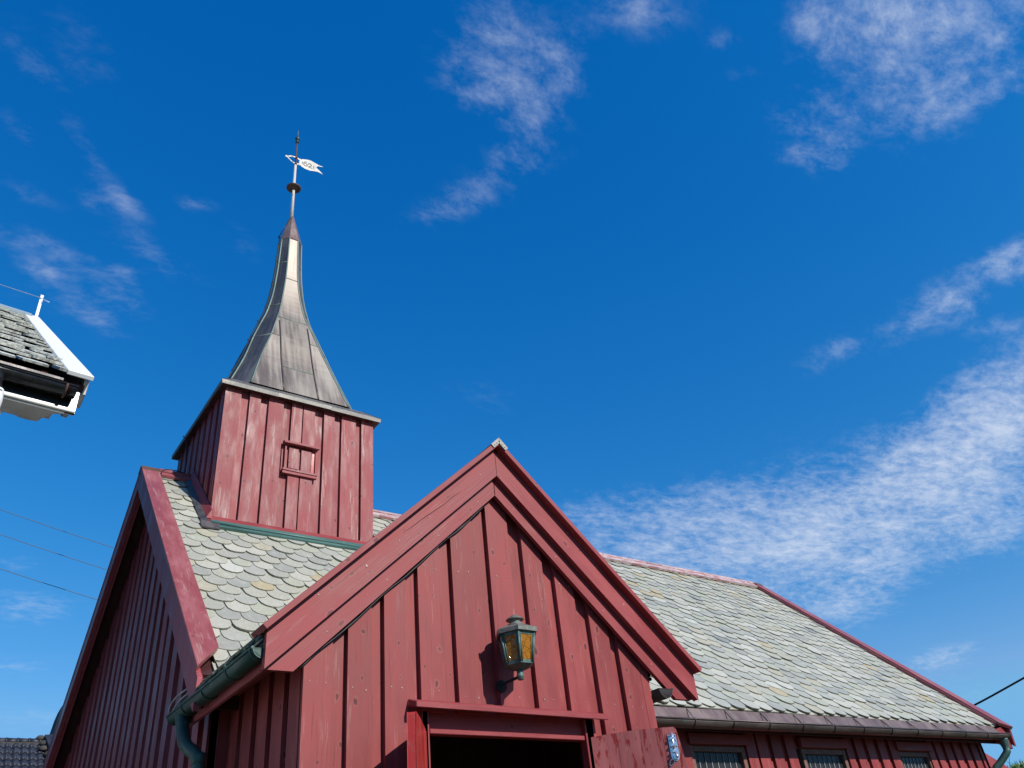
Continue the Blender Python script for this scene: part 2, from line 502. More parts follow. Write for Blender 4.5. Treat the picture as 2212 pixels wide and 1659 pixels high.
RED = (.270, .043, .041)
M = {}
M['red'] = paint('red_paint', RED, wear=.05, fade=.2)
M['red_worn'] = paint('red_paint_worn', (.275, .047, .051), wear=.36, knots=1.1)
M['red_trim'] = paint('red_paint_trim', (.275, .042, .044), wear=.0, fade=.3, knots=.8)
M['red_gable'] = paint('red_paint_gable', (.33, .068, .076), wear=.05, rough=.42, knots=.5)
M['red_verge'] = paint('red_paint_weathered', (.32, .075, .08), wear=.2, fade=1.0, rough=.42, knots=.5, patch=(.38, .14, .145), patch_amt=.12)
M['red_bright'] = paint('red_paint_bright', (.42, .035, .028), wear=.25, rough=.35, knots=.4, patch=(.25, .10, .09), patch_amt=.1)
M['red_door'] = paint('red_paint_door', (.33, .09, .085), wear=.08, rough=.42, knots=.5, patch=(.22, .02, .016), patch_amt=.38)
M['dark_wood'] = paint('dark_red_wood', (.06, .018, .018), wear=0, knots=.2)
M['nail'] = plain('nail_head', (.40, .25, .23), .5, .1)
M['slate'] = slate_mat('slate', [(0, (0.417, 0.404, 0.321)), (.14, (0.475, 0.456, 0.370)), (.26, (0.378, 0.370, 0.304)), (.38, (0.504, 0.484, 0.392)), (.48, (0.407, 0.408, 0.308)), (.58, (0.330, 0.328, 0.282)), (.68, (0.446, 0.432, 0.352)), (.78, (0.388, 0.385, 0.326)), (.87, (0.436, 0.399, 0.290)), (.94, (0.543, 0.527, 0.449)), (.966, (0.446, 0.370, 0.220)), (.985, (0.233, 0.237, 0.220))])
M['slate_edge'] = plain('slate_edge', (.20, .20, .16), .8, 0, .3, 60)
M['old_slate'] = slate_mat('old_slate', [(0, (.46, .46, .42)), (.3, (.56, .55, .50)), (.55, (.38, .39, .36)), (.8, (.50, .50, .42))], (.75, .75, .70), .7)
M['old_slate_edge'] = plain('old_slate_edge', (.45, .45, .40), .8, 0, .5, 40)
M['copper'] = metal('weathered_copper', (.20, .158, .13), (.315, .285, .25), (.22, .26, .225), .50, .86, (3.0, 1.1, 1), .5)
M['copper_brown'] = metal('brown_copper', (.20, .125, .105), (.26, .19, .17), (.27, .25, .22), .42, .4, (4, 3, 1), .5)
M['seam'] = metal('seam_patina', (.12, .17, .145), (.25, .32, .27), (.36, .38, .33), .55, .2, (20, 3, 1), .5)
M['pipe_green'] = metal('green_copper_pipe', (.05, .115, .10), (.09, .18, .155), (.14, .24, .20), .5, .2, (8, 2, 1), .5)
M['verdigris'] = metal('verdigris_copper', (.10, .22, .19), (.20, .36, .30), (.28, .42, .36), .6, .1, (8, 3, 1), .5)
M['gutter_green'] = metal('dark_green_copper', (.03, .06, .055), (.05, .10, .085), (.08, .20, .17), .45, .3, (8, 2, 1), .5)
M['gutter_brown'] = metal('dark_brown_copper', (.07, .05, .045), (.13, .10, .09), (.07, .16, .14), .4, .4, (10, 3, 1), .45)
M['lead'] = metal('lead_flashing', (.07, .06, .06), (.13, .115, .115), None, .45, .3, (8, 8, 1), .5)  # lead darkened to carry the turret's shadow in its colour
M['lead_pale'] = metal('dull_pale_metal', (.26, .23, .20), (.36, .33, .29), (.14, .11, .09), .5, .1, (30, 30, 1), .5)
M['red_glare'] = paint('red_paint_sky_glare', (.42, .20, .20), wear=.35, fade=1.5, rough=.38, knots=.3, wearcol=(.62, .55, .52), patch=(.56, .44, .43), patch_amt=.75)  # sky glare on the ridge, painted into the red as pale patches
M['copper_eave'] = metal('eave_copper', (.12, .108, .095), (.21, .20, .18), (.26, .28, .25), .5, .3, (5, 14, 1), .5)
M['rust_white'] = metal('rusty_white_paint', (.72, .66, .60), (.62, .50, .42), (.26, .11, .06), .6, 0, (20, 7, 1), .35)
M['rust'] = metal('rusty_iron', (.10, .05, .035), (.17, .085, .06), (.24, .13, .09), .7, .3, (14, 6, 1), .5)
M['white_metal'] = metal('white_painted_metal', (.66, .62, .56), (.55, .50, .44), None, .5, 0, (6, 6, 1), .4)
M['black_paint'] = plain('black_paint', (.015, .015, .018), .5)
M['galv'] = plain('galvanised_steel', (.72, .74, .78), .32, .85, .1, 40)
M['white_paint'] = plain('white_paint', (.80, .80, .80), .5, 0, .03, 6)
M['grey_white'] = plain('weathered_white_paint', (.66, .64, .60), .6, 0, .12, 12)
M['black_metal'] = plain('black_gutter_metal', (.02, .02, .022), .25, .2, .3, 30)
M['lamp_black'] = plain('dull_black_iron', (.012, .012, .012), .8)
M['grey_zinc'] = plain('pale_zinc', (.42, .50, .52), .4, .3, .06, 5)
M['black_cable'] = plain('black_cable', (.012, .012, .014), .5)
M['grey_cable'] = plain('grey_cable', (.40, .38, .38), .5)
M['wire'] = plain('weathered_wire', (.10, .105, .11), .5)
M['tile'] = metal('dark_glazed_tile', (.014, .017, .028), (.026, .03, .046), (.06, .06, .06), .55, 0, (7, 7, 1), .5)
M['mortar'] = plain('mossy_mortar', (.06, .055, .048), .9, 0, .4, 30)
M['rock'] = plain('dark_rock', (.05, .05, .055), .9, 0, .5, 3)
M['grey_plaster'] = plain('grey_render', (.4, .4, .4), .8)
M['soil'] = plain('grassy_ground', (.05, .06, .02), .95, 0, .4, 6)
M['grass'] = plain('grass_blades', (.20, .27, .045), .8, 0, .35, 4)
M['window_frame'] = plain('old_window_wood', (.17, .085, .065), .7, 0, .3, 40)
M['leadbar'] = plain('glazing_bar', (.27, .27, .26), .6, 0, .15, 40)
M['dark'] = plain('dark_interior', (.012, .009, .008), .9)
M['lamp_frame'] = metal('lamp_verdigris', (.045, .08, .07), (.12, .215, .19), (.22, .22, .19), .5, .15, (30, 20, 1), .5)
M['lamp_lid'] = metal('lamp_lid_copper', (.12, .12, .10), (.20, .21, .18), (.26, .15, .12), .5, .2, (30, 30, 1), .5)


def glass_mats():
    m, nt = new_mat('window_glass')
    p = principled(nt, .25, 0, .25)
    tc = nt.n('ShaderNodeTexCoord'); a = nt.n('ShaderNodeTexNoise', i_Scale=5.0, i_Detail=2.0); nt.l(tc.outputs['Object'], a.inputs[0])
    nt.l(nt.mix(a.outputs['Fac'], (.018, .018, .02), (.04, .04, .042)), p.inputs['Base Color'])
    bp = nt.n('ShaderNodeBump'); bp.inputs['Strength'].default_value = .2; bp.inputs['Distance'].default_value = .01
    nt.l(a.outputs['Fac'], bp.inputs['Height']); nt.l(bp.outputs[0], p.inputs['Normal'])
    M['window_glass'] = m
    m, nt = new_mat('amber_glass')
    out = nt.n('ShaderNodeOutputMaterial')
    tc = nt.n('ShaderNodeTexCoord')
    a = nt.n('ShaderNodeTexNoise', i_Scale=38.0, i_Detail=3.0, i_Distortion=1.0); nt.l(tc.outputs['Object'], a.inputs[0])
    wv = nt.n('ShaderNodeTexVoronoi', feature='DISTANCE_TO_EDGE', i_Scale=24.0); nt.l(tc.outputs['Object'], wv.inputs[0])
    bp = nt.n('ShaderNodeBump'); bp.inputs['Strength'].default_value = .8; bp.inputs['Distance'].default_value = .004
    nt.l(nt.math('ADD', a.outputs['Fac'], nt.smooth(wv.outputs['Distance'], 0, .05)), bp.inputs['Height'])
    tr = nt.n('ShaderNodeBsdfTransparent'); tr.inputs[0].default_value = (.75, .33, .035, 1)
    tl = nt.n('ShaderNodeBsdfTranslucent'); tl.inputs[0].default_value = (.90, .38, .02, 1)
    df = nt.n('ShaderNodeBsdfDiffuse'); df.inputs[0].default_value = (.85, .36, .015, 1)
    gl = nt.n('ShaderNodeBsdfGlossy'); gl.inputs['Roughness'].default_value = .08
    for s in (tl, gl, df): nt.l(bp.outputs[0], s.inputs['Normal'])
    m0 = nt.n('ShaderNodeMixShader'); m0.inputs[0].default_value = .5; nt.l(tl.outputs[0], m0.inputs[1]); nt.l(df.outputs[0], m0.inputs[2])
    m1 = nt.n('ShaderNodeMixShader'); m1.inputs[0].default_value = .70; nt.l(tr.outputs[0], m1.inputs[1]); nt.l(m0.outputs[0], m1.inputs[2])
    fr = nt.n('ShaderNodeFresnel'); fr.inputs[0].default_value = 1.5; nt.l(bp.outputs[0], fr.inputs['Normal'])
    m2 = nt.n('ShaderNodeMixShader'); nt.l(fr.outputs[0], m2.inputs[0]); nt.l(m1.outputs[0], m2.inputs[1]); nt.l(gl.outputs[0], m2.inputs[2])
    nt.l(m2.outputs[0], out.inputs[0])
    M['amber'] = m


glass_mats()

# ------------------------------------------------------------------ slates


def slates(mb, origin, along, up, L, H, width, expo, length, arc, thick, keep, tilt=.015, jit=.004, rect=False, seg=7):
    """rows of stone slates on a plane: origin = lower left corner, along = row direction, up = up the slope"""
    o, a, u = V(origin), V(along).normalized(), V(up).normalized()
    n = a.cross(u)
    rows = int(H/expo)+2
    # short starter course under the first row
    if not rect:
        x = -.02
        while x < L:
            x2 = min(x+width*random.uniform(.9, 1.4), L+.01)
            if keep and not keep(o+a*(x+x2)*.5+u*.06): x = x2; continue
            p = [o+a*x+u*random.uniform(.004, .016), o+a*(x2-.004)+u*random.uniform(.004, .016), o+a*(x2-.004)+u*.16, o+a*x+u*.16]
            mb.hexa([q-n*.004 for q in p]+[q+n*.006 for q in p], 0, None, a, u)
            x = x2
    for i in range(rows):
        cols = int(L/width)+3
        vb = i*expo
        for k in range(cols):
            w = width*random.uniform(.93, 1.05)
            uc = (k-.5+(.5 if i % 2 else 0))*width+random.uniform(-jit, jit)*2
            if uc < -w*.45 or uc > L+w*.45: continue
            v0 = vb+random.uniform(-jit, jit)*1.5
            ln = min(length, H+.0-v0+.02)
            if ln < .05: continue
            if keep and not keep(o+a*uc+u*(v0+expo*.4)): continue
            th = random.uniform(-.022, .022)
            pts = []
            hw = w*.5*.97
            if rect:
                ch = w*.16
                pl = [(-hw, ch), (-hw+ch*.8, 0), (0, random.uniform(-.008, .004)), (hw-ch*.8, 0), (hw, ch)]
                pl = [(x+random.uniform(-.006, .006), y+random.uniform(-.008, .008)) for x, y in pl]
            else:
                ad = arc*random.uniform(.88, 1.1)
                pl = []
                for s in range(seg+1):
                    t = math.pi*(1-s/seg)
                    x = hw*math.cos(t); y = ad*(1-math.sin(t)**.95)
                    pl.append((x+random.uniform(-.0025, .0025), y+random.uniform(-.004, .004)))
            pl = pl+[(hw, ln), (-hw, ln)]
            lift = tilt*random.uniform(.9, 1.5)
            tk = thick*random.uniform(.7, 1.4)
            b = len(mb.v); N = len(pl); r = random.random()
            top = []; bot = []
            for x, y in pl:
                xr = x*math.cos(th)-y*math.sin(th)
                q = o+a*min(max(uc+xr, -.01), L+.01)+u*(v0+y+x*math.sin(th))
                hgt = lift*(1-y/length)
                top.append(q+n*(hgt+tk)); bot.append(q+n*(hgt-.001))
            mb.v += top+bot
            mb.face([b+j for j in range(N)], [(pl[j][0], pl[j][1]) for j in range(N)], 0, r)
            for j in range(N-2 if not rect else N-1):
                j2 = j+1
                mb.face([b+j2, b+j, b+N+j, b+N+j2], [(pl[j2][0], 0), (pl[j][0], 0), (pl[j][0], tk), (pl[j2][0], tk)], 1, r)
            mb.face([b+N-1, b+N+N-1, b+N, b], [(0, 0)]*4, 1, r)
            mb.face([b+N-3, b+N+N-3, b+N+N-2, b+N-2], [(0, 0)]*4, 1, r)


# ------------------------------------------------------------------ ground
g = MB()
g.quad([(-900, -900, 0), (900, -900, 0), (900, 900, 0), (-900, 900, 0)])
go = g.build('ground', M['soil']); go['kind'] = 'structure'

# ------------------------------------------------------------------ church
YE, ZE, YR, ZR = .943, 2.985, 3.706, 5.636          # front eave and ridge of the nave roof (slate plane)
SL = (ZR-ZE)/(YR-YE)
YB = 2*YR-YE
XL, XR = -.283, 9.0                                  # verges
XG, XGR = -.11, 8.66                                 # gable walls
YW = 1.10
church = thing('wooden_church', 'red boarded wooden church with slate roof, gabled porch, square turret and copper spire', 'church', (4, 3.7, 0))
UPF = V((0, YR-YE, ZR-ZE)).normalized(); NF = V((0, -UPF.z, UPF.y))
UPB = V((0, -UPF.y, UPF.z)); NB = V((0, UPF.z, UPF.y))


def zroof(y):
    return ZE+SL*(y-YE) if y <= YR else ZE+SL*(YB-y)


# roof
rf = MB()
slates(rf, (XL+.15, YE, ZE-.012), (1, 0, 0), UPF, 8.86-(XL+.15), 3.80,   .186, .1435, .30, .098, .009,
       lambda q: not (.30 < q.x < 1.77 and q.y > 3.05))
deck = 2
t = -.045
for (y0, s) in ((YE, 1), (YB, -1)):
    N = NF if s == 1 else NB
    a = V((XL+.02, y0+s*.02, ZE+SL*.02)); b = V((XR-.02, y0+s*.02, ZE+SL*.02)); c = V((XR-.02, YR, ZR)); d = V((XL+.02, YR, ZR))
    lo = [p-N*.085 for p in (a, b, c, d)]; hi = [p-N*.02 for p in (a, b, c, d)]
    rf.hexa([lo[0], lo[1], lo[2], lo[3], hi[0], hi[1], hi[2], hi[3]], 2, .4)
    if s == -1:
        h2 = [p-N*.001 for p in (a, b, c, d)]; h3 = [p+N*.012 for p in (a, b, c, d)]
        h2[0].x = h2[3].x = h3[0].x = h3[3].x = XL+.2; h2[1].x = h2[2].x = h3[1].x = h3[2].x = XR-.2
        rf.hexa(h2+h3, 0, .4)
roof = rf.build('nave_roof', [M['slate'], M['slate_edge'], M['dark_wood']], church)

# ridge boards (either side of the turret)
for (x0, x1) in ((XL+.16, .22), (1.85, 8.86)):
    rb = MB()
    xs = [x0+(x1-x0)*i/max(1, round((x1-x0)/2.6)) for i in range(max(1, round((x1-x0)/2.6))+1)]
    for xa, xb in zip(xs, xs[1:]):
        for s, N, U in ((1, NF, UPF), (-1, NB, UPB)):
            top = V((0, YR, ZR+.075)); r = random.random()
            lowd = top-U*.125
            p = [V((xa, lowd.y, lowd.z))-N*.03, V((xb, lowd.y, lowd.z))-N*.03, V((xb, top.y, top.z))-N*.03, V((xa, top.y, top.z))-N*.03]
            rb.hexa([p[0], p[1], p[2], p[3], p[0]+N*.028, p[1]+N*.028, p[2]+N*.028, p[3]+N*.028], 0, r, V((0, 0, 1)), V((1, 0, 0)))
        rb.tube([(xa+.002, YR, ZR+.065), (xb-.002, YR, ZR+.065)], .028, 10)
    rb.build('ridge_board', M['red_glare'] if x0 > 1 else M['red_verge'], roof)

# verge top boards, barge boards on both gables
for side, xo, xi in ((-1, XL, XL+.165), (1, XR, XR-.16)):
    vb = MB(); bb = MB(); sb = MB()
    for U, N, ye, s in ((UPF, NF, YE, 1), (UPB, NB, YB, -1)):
        T0, T1 = (-.03, .235) if side == -1 and s == 1 else (-.10, -.02)
        eave = V((0, ye, ZE))
        S = 3.829
        h0, h1 = .025, .062
        lo = [V((xo, 0, 0))+eave+U*T0, V((xi, 0, 0))+eave+U*T1, V((xi, 0, 0))+eave+U*(S+.03), V((xo, 0, 0))+eave+U*(S+.03)]
        if side == 1: lo = [lo[1], lo[0], lo[3], lo[2]]
        r = random.random()
        vb.hexa([p+N*h0 for p in lo]+[p+N*h1 for p in lo], 0, r, V((1, 0, 0)), U)
        # upright inner edge strip
        a = V((xi, 0, 0))+eave+U*(T1+.03); b = V((xi, 0, 0))+eave+U*S
        vb.bar(a+N*-.0, b+N*-.0, .022, (-.045 if s == 1 else .045) * (1), (1, 0, 0), 0, r)
        # barge board
        ex = V((.032*(-side), 0, 0))
        xb = xo+.004*(-side)
        z0 = .02
        A = V((xb, ye-s*.06, ZE-SL*.06)); B = V((xb, YR, ZR))
        bb.prism([A+N*.02, B+V((0, 0, .03)), B-V((0, 0, .165)), A-V((0, 0, .165))], ex, (0, 1, 0), U, 0)
        A2 = V((xb+.034*(-side), ye+s*.03, ZE+SL*.03-.12)); B2 = V((xb+.034*(-side), YR, ZR-.12))
        bb.prism([A2, B2, B2-V((0, 0, .085)), A2-V((0, 0, .085))], ex*.8, (0, 1, 0), U, 0)
        # soffit boards between barge board and wall
        xw = XG if side == -1 else XGR
        A = V((0, ye-s*.0, ZE-.10)); B = V((0, YR, ZR-.10))
        sb.hexa([V((min(xw, xo)+.02, 0, -.03))+A, V((max(xw, xo)-.02, 0, -.03))+A, V((max(xw, xo)-.02, 0, -.03))+B, V((min(xw, xo)+.02, 0, -.03))+B,
                 V((min(xw, xo)+.02, 0, 0))+A, V((max(xw, xo)-.02, 0, 0))+A, V((max(xw, xo)-.02, 0, 0))+B, V((min(xw, xo)+.02, 0, 0))+B], 0, .3)
    # lead saddle on the peak
    for s, N, U in ((1, NF, UPF), (-1, NB, UPB)):
        top = V((0, YR, ZR+.092)); lw = top-U*.10
        x0, x1 = min(xo, xi)-.004, max(xo, xi)+.004
        vb.hexa([V((x0, lw.y, lw.z))-N*.012, V((x1, lw.y, lw.z))-N*.012, V((x1, top.y, top.z))-N*.012, V((x0, top.y, top.z))-N*.012,
                 V((x0, lw.y, lw.z)), V((x1, lw.y, lw.z)), V((x1, top.y, top.z)), V((x0, top.y, top.z))], 1, .2)
    vb.build('verge_board', [M['red_verge'], M['rust']], church, .003)
    bb.build('barge_board', M['red_gable'] if side == -1 else M['red_trim'], church, .003)
    sb.build('gable_soffit', M['dark_wood'], church)


def board_wall(name, mat, parent, edges, ztop, zbot, to3, nout, thick=.028, nails=0, cuts=None, under=None, bevel=.003):
    """boards on boards. edges: list of (left, right) of the outer boards along the wall; to3(s, z, d) -> point, d outward"""
    mb = MB()
    s0, s1 = edges[0][0], edges[-1][1]

    def poly(a, b, d, ext, r, zb=zbot, zt=None):
        tops = []
        n = 1 if zt is not None else 2
        zf = (lambda s: zt) if zt is not None else ztop
        pts = [(a, zb), (b, zb), (b, zf(b))]
        if zt is None:
            for k in PEAKS.get(name, ()):
                if a < k < b: pts.append((k, zf(k)))
        pts.append((a, zf(a)))
        p3 = [to3(s, z, d) for s, z in pts]
        ua = to3(1, 0, 0)-to3(0, 0, 0)
        mb.prism(p3, ext, ua, (0, 0, 1), 0, r)
    ext = nout*(-.02)
    # inner boards
    for (a, b), (c, e) in zip(edges, edges[1:]):
        r = random.random()
        segs = [(zbot, None)]
        if under:
            for (ca, cb, cz0, cz1) in under:
                if (b+c)/2 > ca and (b+c)/2 < cb: segs = ([(zbot, cz0)] if cz0 > zbot else [])+[(cz1, None)]
        for zb, zt in segs:
            poly(b-.03, c+.03, -thick, ext, r, zb, zt)
    for (a, b) in edges:
        r = random.random()
        segs = [(zbot, None)]
        if cuts:
            for (ca, cb, cz0, cz1) in cuts:
                if b > ca+.005 and a < cb-.005:
                    if a < ca: poly(a, ca, 0, nout*(-thick-.004), r, zbot, cz1)
                    if b > cb: poly(cb, b, 0, nout*(-thick-.004), r, zbot, cz1)
                    segs = ([(zbot, cz0)] if cz0 > zbot else [])+[(cz1, None)]
        for zb, zt in segs:
            poly(a, b, 0, nout*(-thick-.004), r, zb, zt)
        if nails:
            z = zbot+random.uniform(.05, .1) if not cuts else 2.70+random.uniform(-.015, .015)
            while z < ztop((a+b)/2)-.08:
                for s in (a+(b-a)*random.uniform(.2, .3), b-(b-a)*random.uniform(.2, .3)):
                    ok = True
                    for (ca, cb, cz0, cz1) in (cuts or ()):
                        if ca < s < cb and cz0 < z < cz1: ok = False
                    if ok and random.random() < .85: mb.disc(to3(s, z+random.uniform(-.01, .01), 0.0), nout, random.uniform(.0035, .006), .003, 1)
                z += nails*random.uniform(.8, 1.2)
    return mb.build(name, [mat, M['nail']], parent, bevel)


PEAKS = {'gable_wall': (YR,), 'porch_wall': (1.242,)}


def fill_edges(s0, s1, period, w, jit=.1):
    n = max(2, round((s1-s0+period-w)/period)); period = (s1-s0-w)/(n-1)
    return [(s0+i*period+(random.uniform(-jit, jit)*w*.3 if 0 < i < n-1 else 0), s0+i*period+w+(random.uniform(-jit, jit)*w*.3 if 0 < i < n-1 else 0)) for i in range(n)]


# left gable wall (outer boards facing -X): real spacing read off the photo
gy = [1.10, 1.34, 1.571, 1.814, 2.07, 2.31, 2.50, 2.72, 2.939, 3.15, 3.345, 3.56, 3.769, 3.965, 4.18, 4.42, 4.653, 4.891, 5.12, 5.35, 5.58, 5.81, 6.04]
ge = [(y, y+.118) for y in gy]
ge[-1] = (6.17, 6.312)
board_wall('gable_wall', M['red_gable'], church, ge, lambda y: zroof(y)-.11, 0.0, lambda s, z, d: V((XG-d, s, z)), V((-1, 0, 0)), thick=.045)
board_wall('gable_wall', M['red'], church, fill_edges(1.10, 6.312, .23, .14), lambda y: zroof(y)-.11, 0.0, lambda s, z, d: V((XGR+d, s, z)), V((1, 0, 0)))
# front wall, right of the porch, with three windows
WIN = [(3.90, 4.50), (5.38, 5.97), (6.95, 7.47)]
fe = [(XG, .03), (2.25, 2.40), (2.60, 2.74), (2.81, 2.95), (3.02, 3.15), (3.22, 3.36), (3.43, 3.57), (3.66, 3.845), (4.56, 4.68), (4.717, 4.843), (4.912, 5.037), (5.112, 5.236), (5.326-.03, 5.33),
      (6.03, 6.12), (6.19, 6.31), (6.385, 6.505), (6.585, 6.705), (6.78, 6.90), (7.495, 7.597), (7.655, 7.76), (7.844, 7.961), (8.03, 8.139), (8.23, 8.33), (8.402, 8.517), (8.575, XGR)]
fe = [e for e in fe if e[1]-e[0] > .05]
board_wall('front_wall', M['red'], church, fe, lambda x: 2.95, 0.0, lambda s, z, d: V((s, YW-d, z)), V((0, -1, 0)),
           under=[(a-.03, b+.03, 1.5, 2.72) for a, b in WIN])
bk = MB(); bk.box((XG, 6.28, 0), (XGR, 6.312, 2.95)); bk.build('back_wall', M['red'], church)
# windows
for (a, b) in WIN:
    w = MB(); zt = 2.672; zb = 1.55; y = YW+.045
    for lo, hi, lg in (((a-.045, y-.03, zb), (a, y+.03, zt+.045), 'z'), ((b, y-.03, zb), (b+.045, y+.03, zt+.045), 'z'), ((a, y-.028, zt), (b, y+.03, zt+.043), 'x'), ((a, y-.028, zb-.05), (b, y+.03, zb), 'x')):
        w.box(lo, hi, 0, None, lg)
    wo = w.build('window', M['window_frame'], church, .003)
    p = MB(); p.box((a, y+.004, zb), (b, y+.012, zt)); p.build('pane', M['window_glass'], wo)
    bars = MB(); n = 8
    for i in range(1, n): bars.tube([(a+(b-a)*i/n, y+.001, zb+.005), (a+(b-a)*i/n, y+.001, zt-.005)], .0045, 6)
    for i in range(1, 9): bars.tube([(a+.003, y+.001, zt-.155*i+.01), (b-.003, y+.001, zt-.155*i+.01)], .0045, 6)
    bars.build('glazing_bar', M['leadbar'], wo)
    hd = MB(); hd.box((a-.07, YW-.028, zt+.05), (b+.07, YW+.02, zt+.135), 0, None, 'x'); hd.build('window_head', M['red'], wo, .003)
    bl = MB(); bl.box((a-.06, YW+.06, zb-.1), (b+.06, YW+.07, zt+.2)); bl.build('backing', M['dark'], wo)

# eaves soffit and fascia of the nave
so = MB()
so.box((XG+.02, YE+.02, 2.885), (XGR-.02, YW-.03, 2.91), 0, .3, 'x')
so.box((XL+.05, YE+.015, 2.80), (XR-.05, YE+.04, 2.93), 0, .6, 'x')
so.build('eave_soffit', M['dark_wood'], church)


def halfpipe(mb, p0, p1, out, r, wall=.004, m=0, seg=10, lip=True, rr=.5):
    """open half-round gutter, rim level; out = horizontal unit vector away from the wall"""
    p0, p1, out = V(p0), V(p1), V(out); d = (p1-p0).normalized(); z = V((0, 0, 1)); z = (z-d*z.dot(d)).normalized()
    b = len(mb.v); n = max(2, int((p1-p0).length/.5)+1)
    for i in range(n+1):
        c = p0+(p1-p0)*(i/n)
        for R in (r, r-wall):
            for k in range(seg+1):
                an = math.pi*k/seg
                mb.v.append(c+out*(R*math.cos(an))-z*(R*math.sin(an)))
    st = 2*(seg+1); L = (p1-p0).length/n
    for i in range(n):
        for k in range(seg):
            a0 = b+i*st+k; a1 = b+(i+1)*st+k
            uvs = [(k*.02, i*L), (k*.02, (i+1)*L), ((k+1)*.02, (i+1)*L), ((k+1)*.02, i*L)]
            mb.face([a0, a1, a1+1, a0+1], uvs, m, rr, True)
            c0 = a0+seg+1; c1 = a1+seg+1
            mb.face([c0+1, c1+1, c1, c0], uvs, m, rr, True)
        for k in (0, seg):
            a0 = b+i*st+k; a1 = b+(i+1)*st+k
            mb.face([a0, a0+seg+1, a1+seg+1, a1], [(0, i*L), (.004, i*L), (.004, (i+1)*L), (0, (i+1)*L)], m, rr)
    for i in (0, n):
        q = [b+i*st+k for k in range(seg+1)]
        mb.face(q, [(0, 0)]*len(q), m, rr)
        q = [b+i*st+seg+1+k for k in range(seg+1)][::-1]
        mb.face(q, [(0, 0)]*len(q), m, rr)
    if lip: mb.tube([p0+out*r, p1+out*r], .0075, 8, m, rr)


# nave gutter and its copper apron
gu = MB(); halfpipe(gu, (2.75, .860, 2.842), (8.80, .860, 2.874), (0, -1, 0), .060, rr=.4)
ng = gu.build('nave_gutter', M['gutter_brown'], church)
ap = MB()
x = 2.72
while x < 8.74:
    x2 = min(x+1.5, 8.74)
    zl = 2.846+(x-2.75)*.0053; zr_ = 2.846+(x2-2.75)*.0053; zh = 2.962+(x-2.75)*.0036; zh2 = 2.962+(x2-2.75)*.0036
    ap.hexa([(x, .866, zl), (x2-.004, .866, zr_), (x2-.004, .874, zr_), (x, .874, zl), (x, .936, zh), (x2-.004, .936, zh2), (x2-.004, .944, zh2-.004), (x, .944, zh-.004)], 0, None, V((1, 0, 0)), V((0, .5, .86)))
    x = x2
ap.build('eave_flashing', M['copper_brown'], ng)
for i in range(12):
    x = 3.22+i*.464
    if x > 8.7: break
    dz = (x-2.75)*.0053-.026
    s = MB(); s.tube([(x+.035, .934, 2.975+dz*.6), (x-.035, .806, 2.876+dz)], .0045, 6, 1)
    s.tube(curve([(x-.035, .797, 2.880+dz), (x-.035, .794, 2.862+dz), (x-.035, .806, 2.830+dz), (x-.035, .835, 2.808+dz)], 4), .0045, 6)
    s.tube([(x+.035, .930, 2.972+dz*.6), (x+.045, .866, 2.878+dz)], .003, 5)
    s.build('gutter_strap', [M['gutter_brown'], M['copper_eave']], ng)
dp = MB()
dp.tube(curve([(8.70, .875, 2.82), (8.70, .875, 2.74), (8.70, .90, 2.68), (8.69, .98, 2.60), (8.67, 1.03, 2.55), (8.66, 1.04, 2.44), (8.66, 1.04, 1.6), (8.66, 1.04, .1)], 6), [.042]*2+[.036]*100, 14) if False else None
_pth = curve([(8.72, .872, 2.83), (8.72, .872, 2.73), (8.71, .88, 2.69), (8.66, .97, 2.60), (8.62, 1.03, 2.54), (8.61, 1.045, 2.44), (8.61, 1.045, 1.4), (8.61, 1.045, .1)], 7)
dp.tube(_pth, [.058-.0035*min(i, 6) for i in range(len(_pth))], 14)
dp.build('downspout', M['pipe_green'], church)
# gable eave boxed return at the right end
rt_ = MB(); rt_.prism([(XGR+.02, YE-.03, 2.80), (XR-.03, YE-.03, 2.74), (XR-.03, YE-.03, 2.99), (XGR+.02, YE-.03, 2.93)], (0, .03, 0), (0, 0, 1), (1, 0, 0))
rt_.build('eave_return', M['red_trim'], church)

# ------------------------------------------------------------------ turret
TX0, TX1, TY0, TY1 = .226, 1.843, 2.912, 4.50
TZT, TCX, TCY = 6.345, 1.03, 3.706
tf = [(TX0, .384), (.475, .584), (.672, .826), (.919, 1.030), (1.045, 1.169), (1.275, 1.390), (1.476, 1.638), (1.707, TX1)]
SHUT = (.865, 1.205, 5.53, 5.845)
board_wall('turret_wall', M['red_worn'], church, tf, lambda x: TZT, 4.90, lambda s, z, d: V((s, TY0-d, z)), V((0, -1, 0)), nails=.34, thick=.034,
           cuts=[(.89, 1.19, 5.535, 5.84)], under=[(.86, 1.21, 5.535, 5.84)])
te = fill_edges(TY0+.03, TY1, .20, .12)
board_wall('turret_wall', M['red_worn'], church, te, lambda y: TZT, 4.6, lambda s, z, d: V((TX0-d, s, z)), V((-1, 0, 0)))
board_wall('turret_wall', M['red_worn'], church, te, lambda y: TZT, 4.6, lambda s, z, d: V((TX1+d, s, z)), V((1, 0, 0)))
tb = MB(); tb.box((TX0, TY1-.03, 4.6), (TX1, TY1, TZT)); tb.build('turret_wall', M['red_worn'], church)
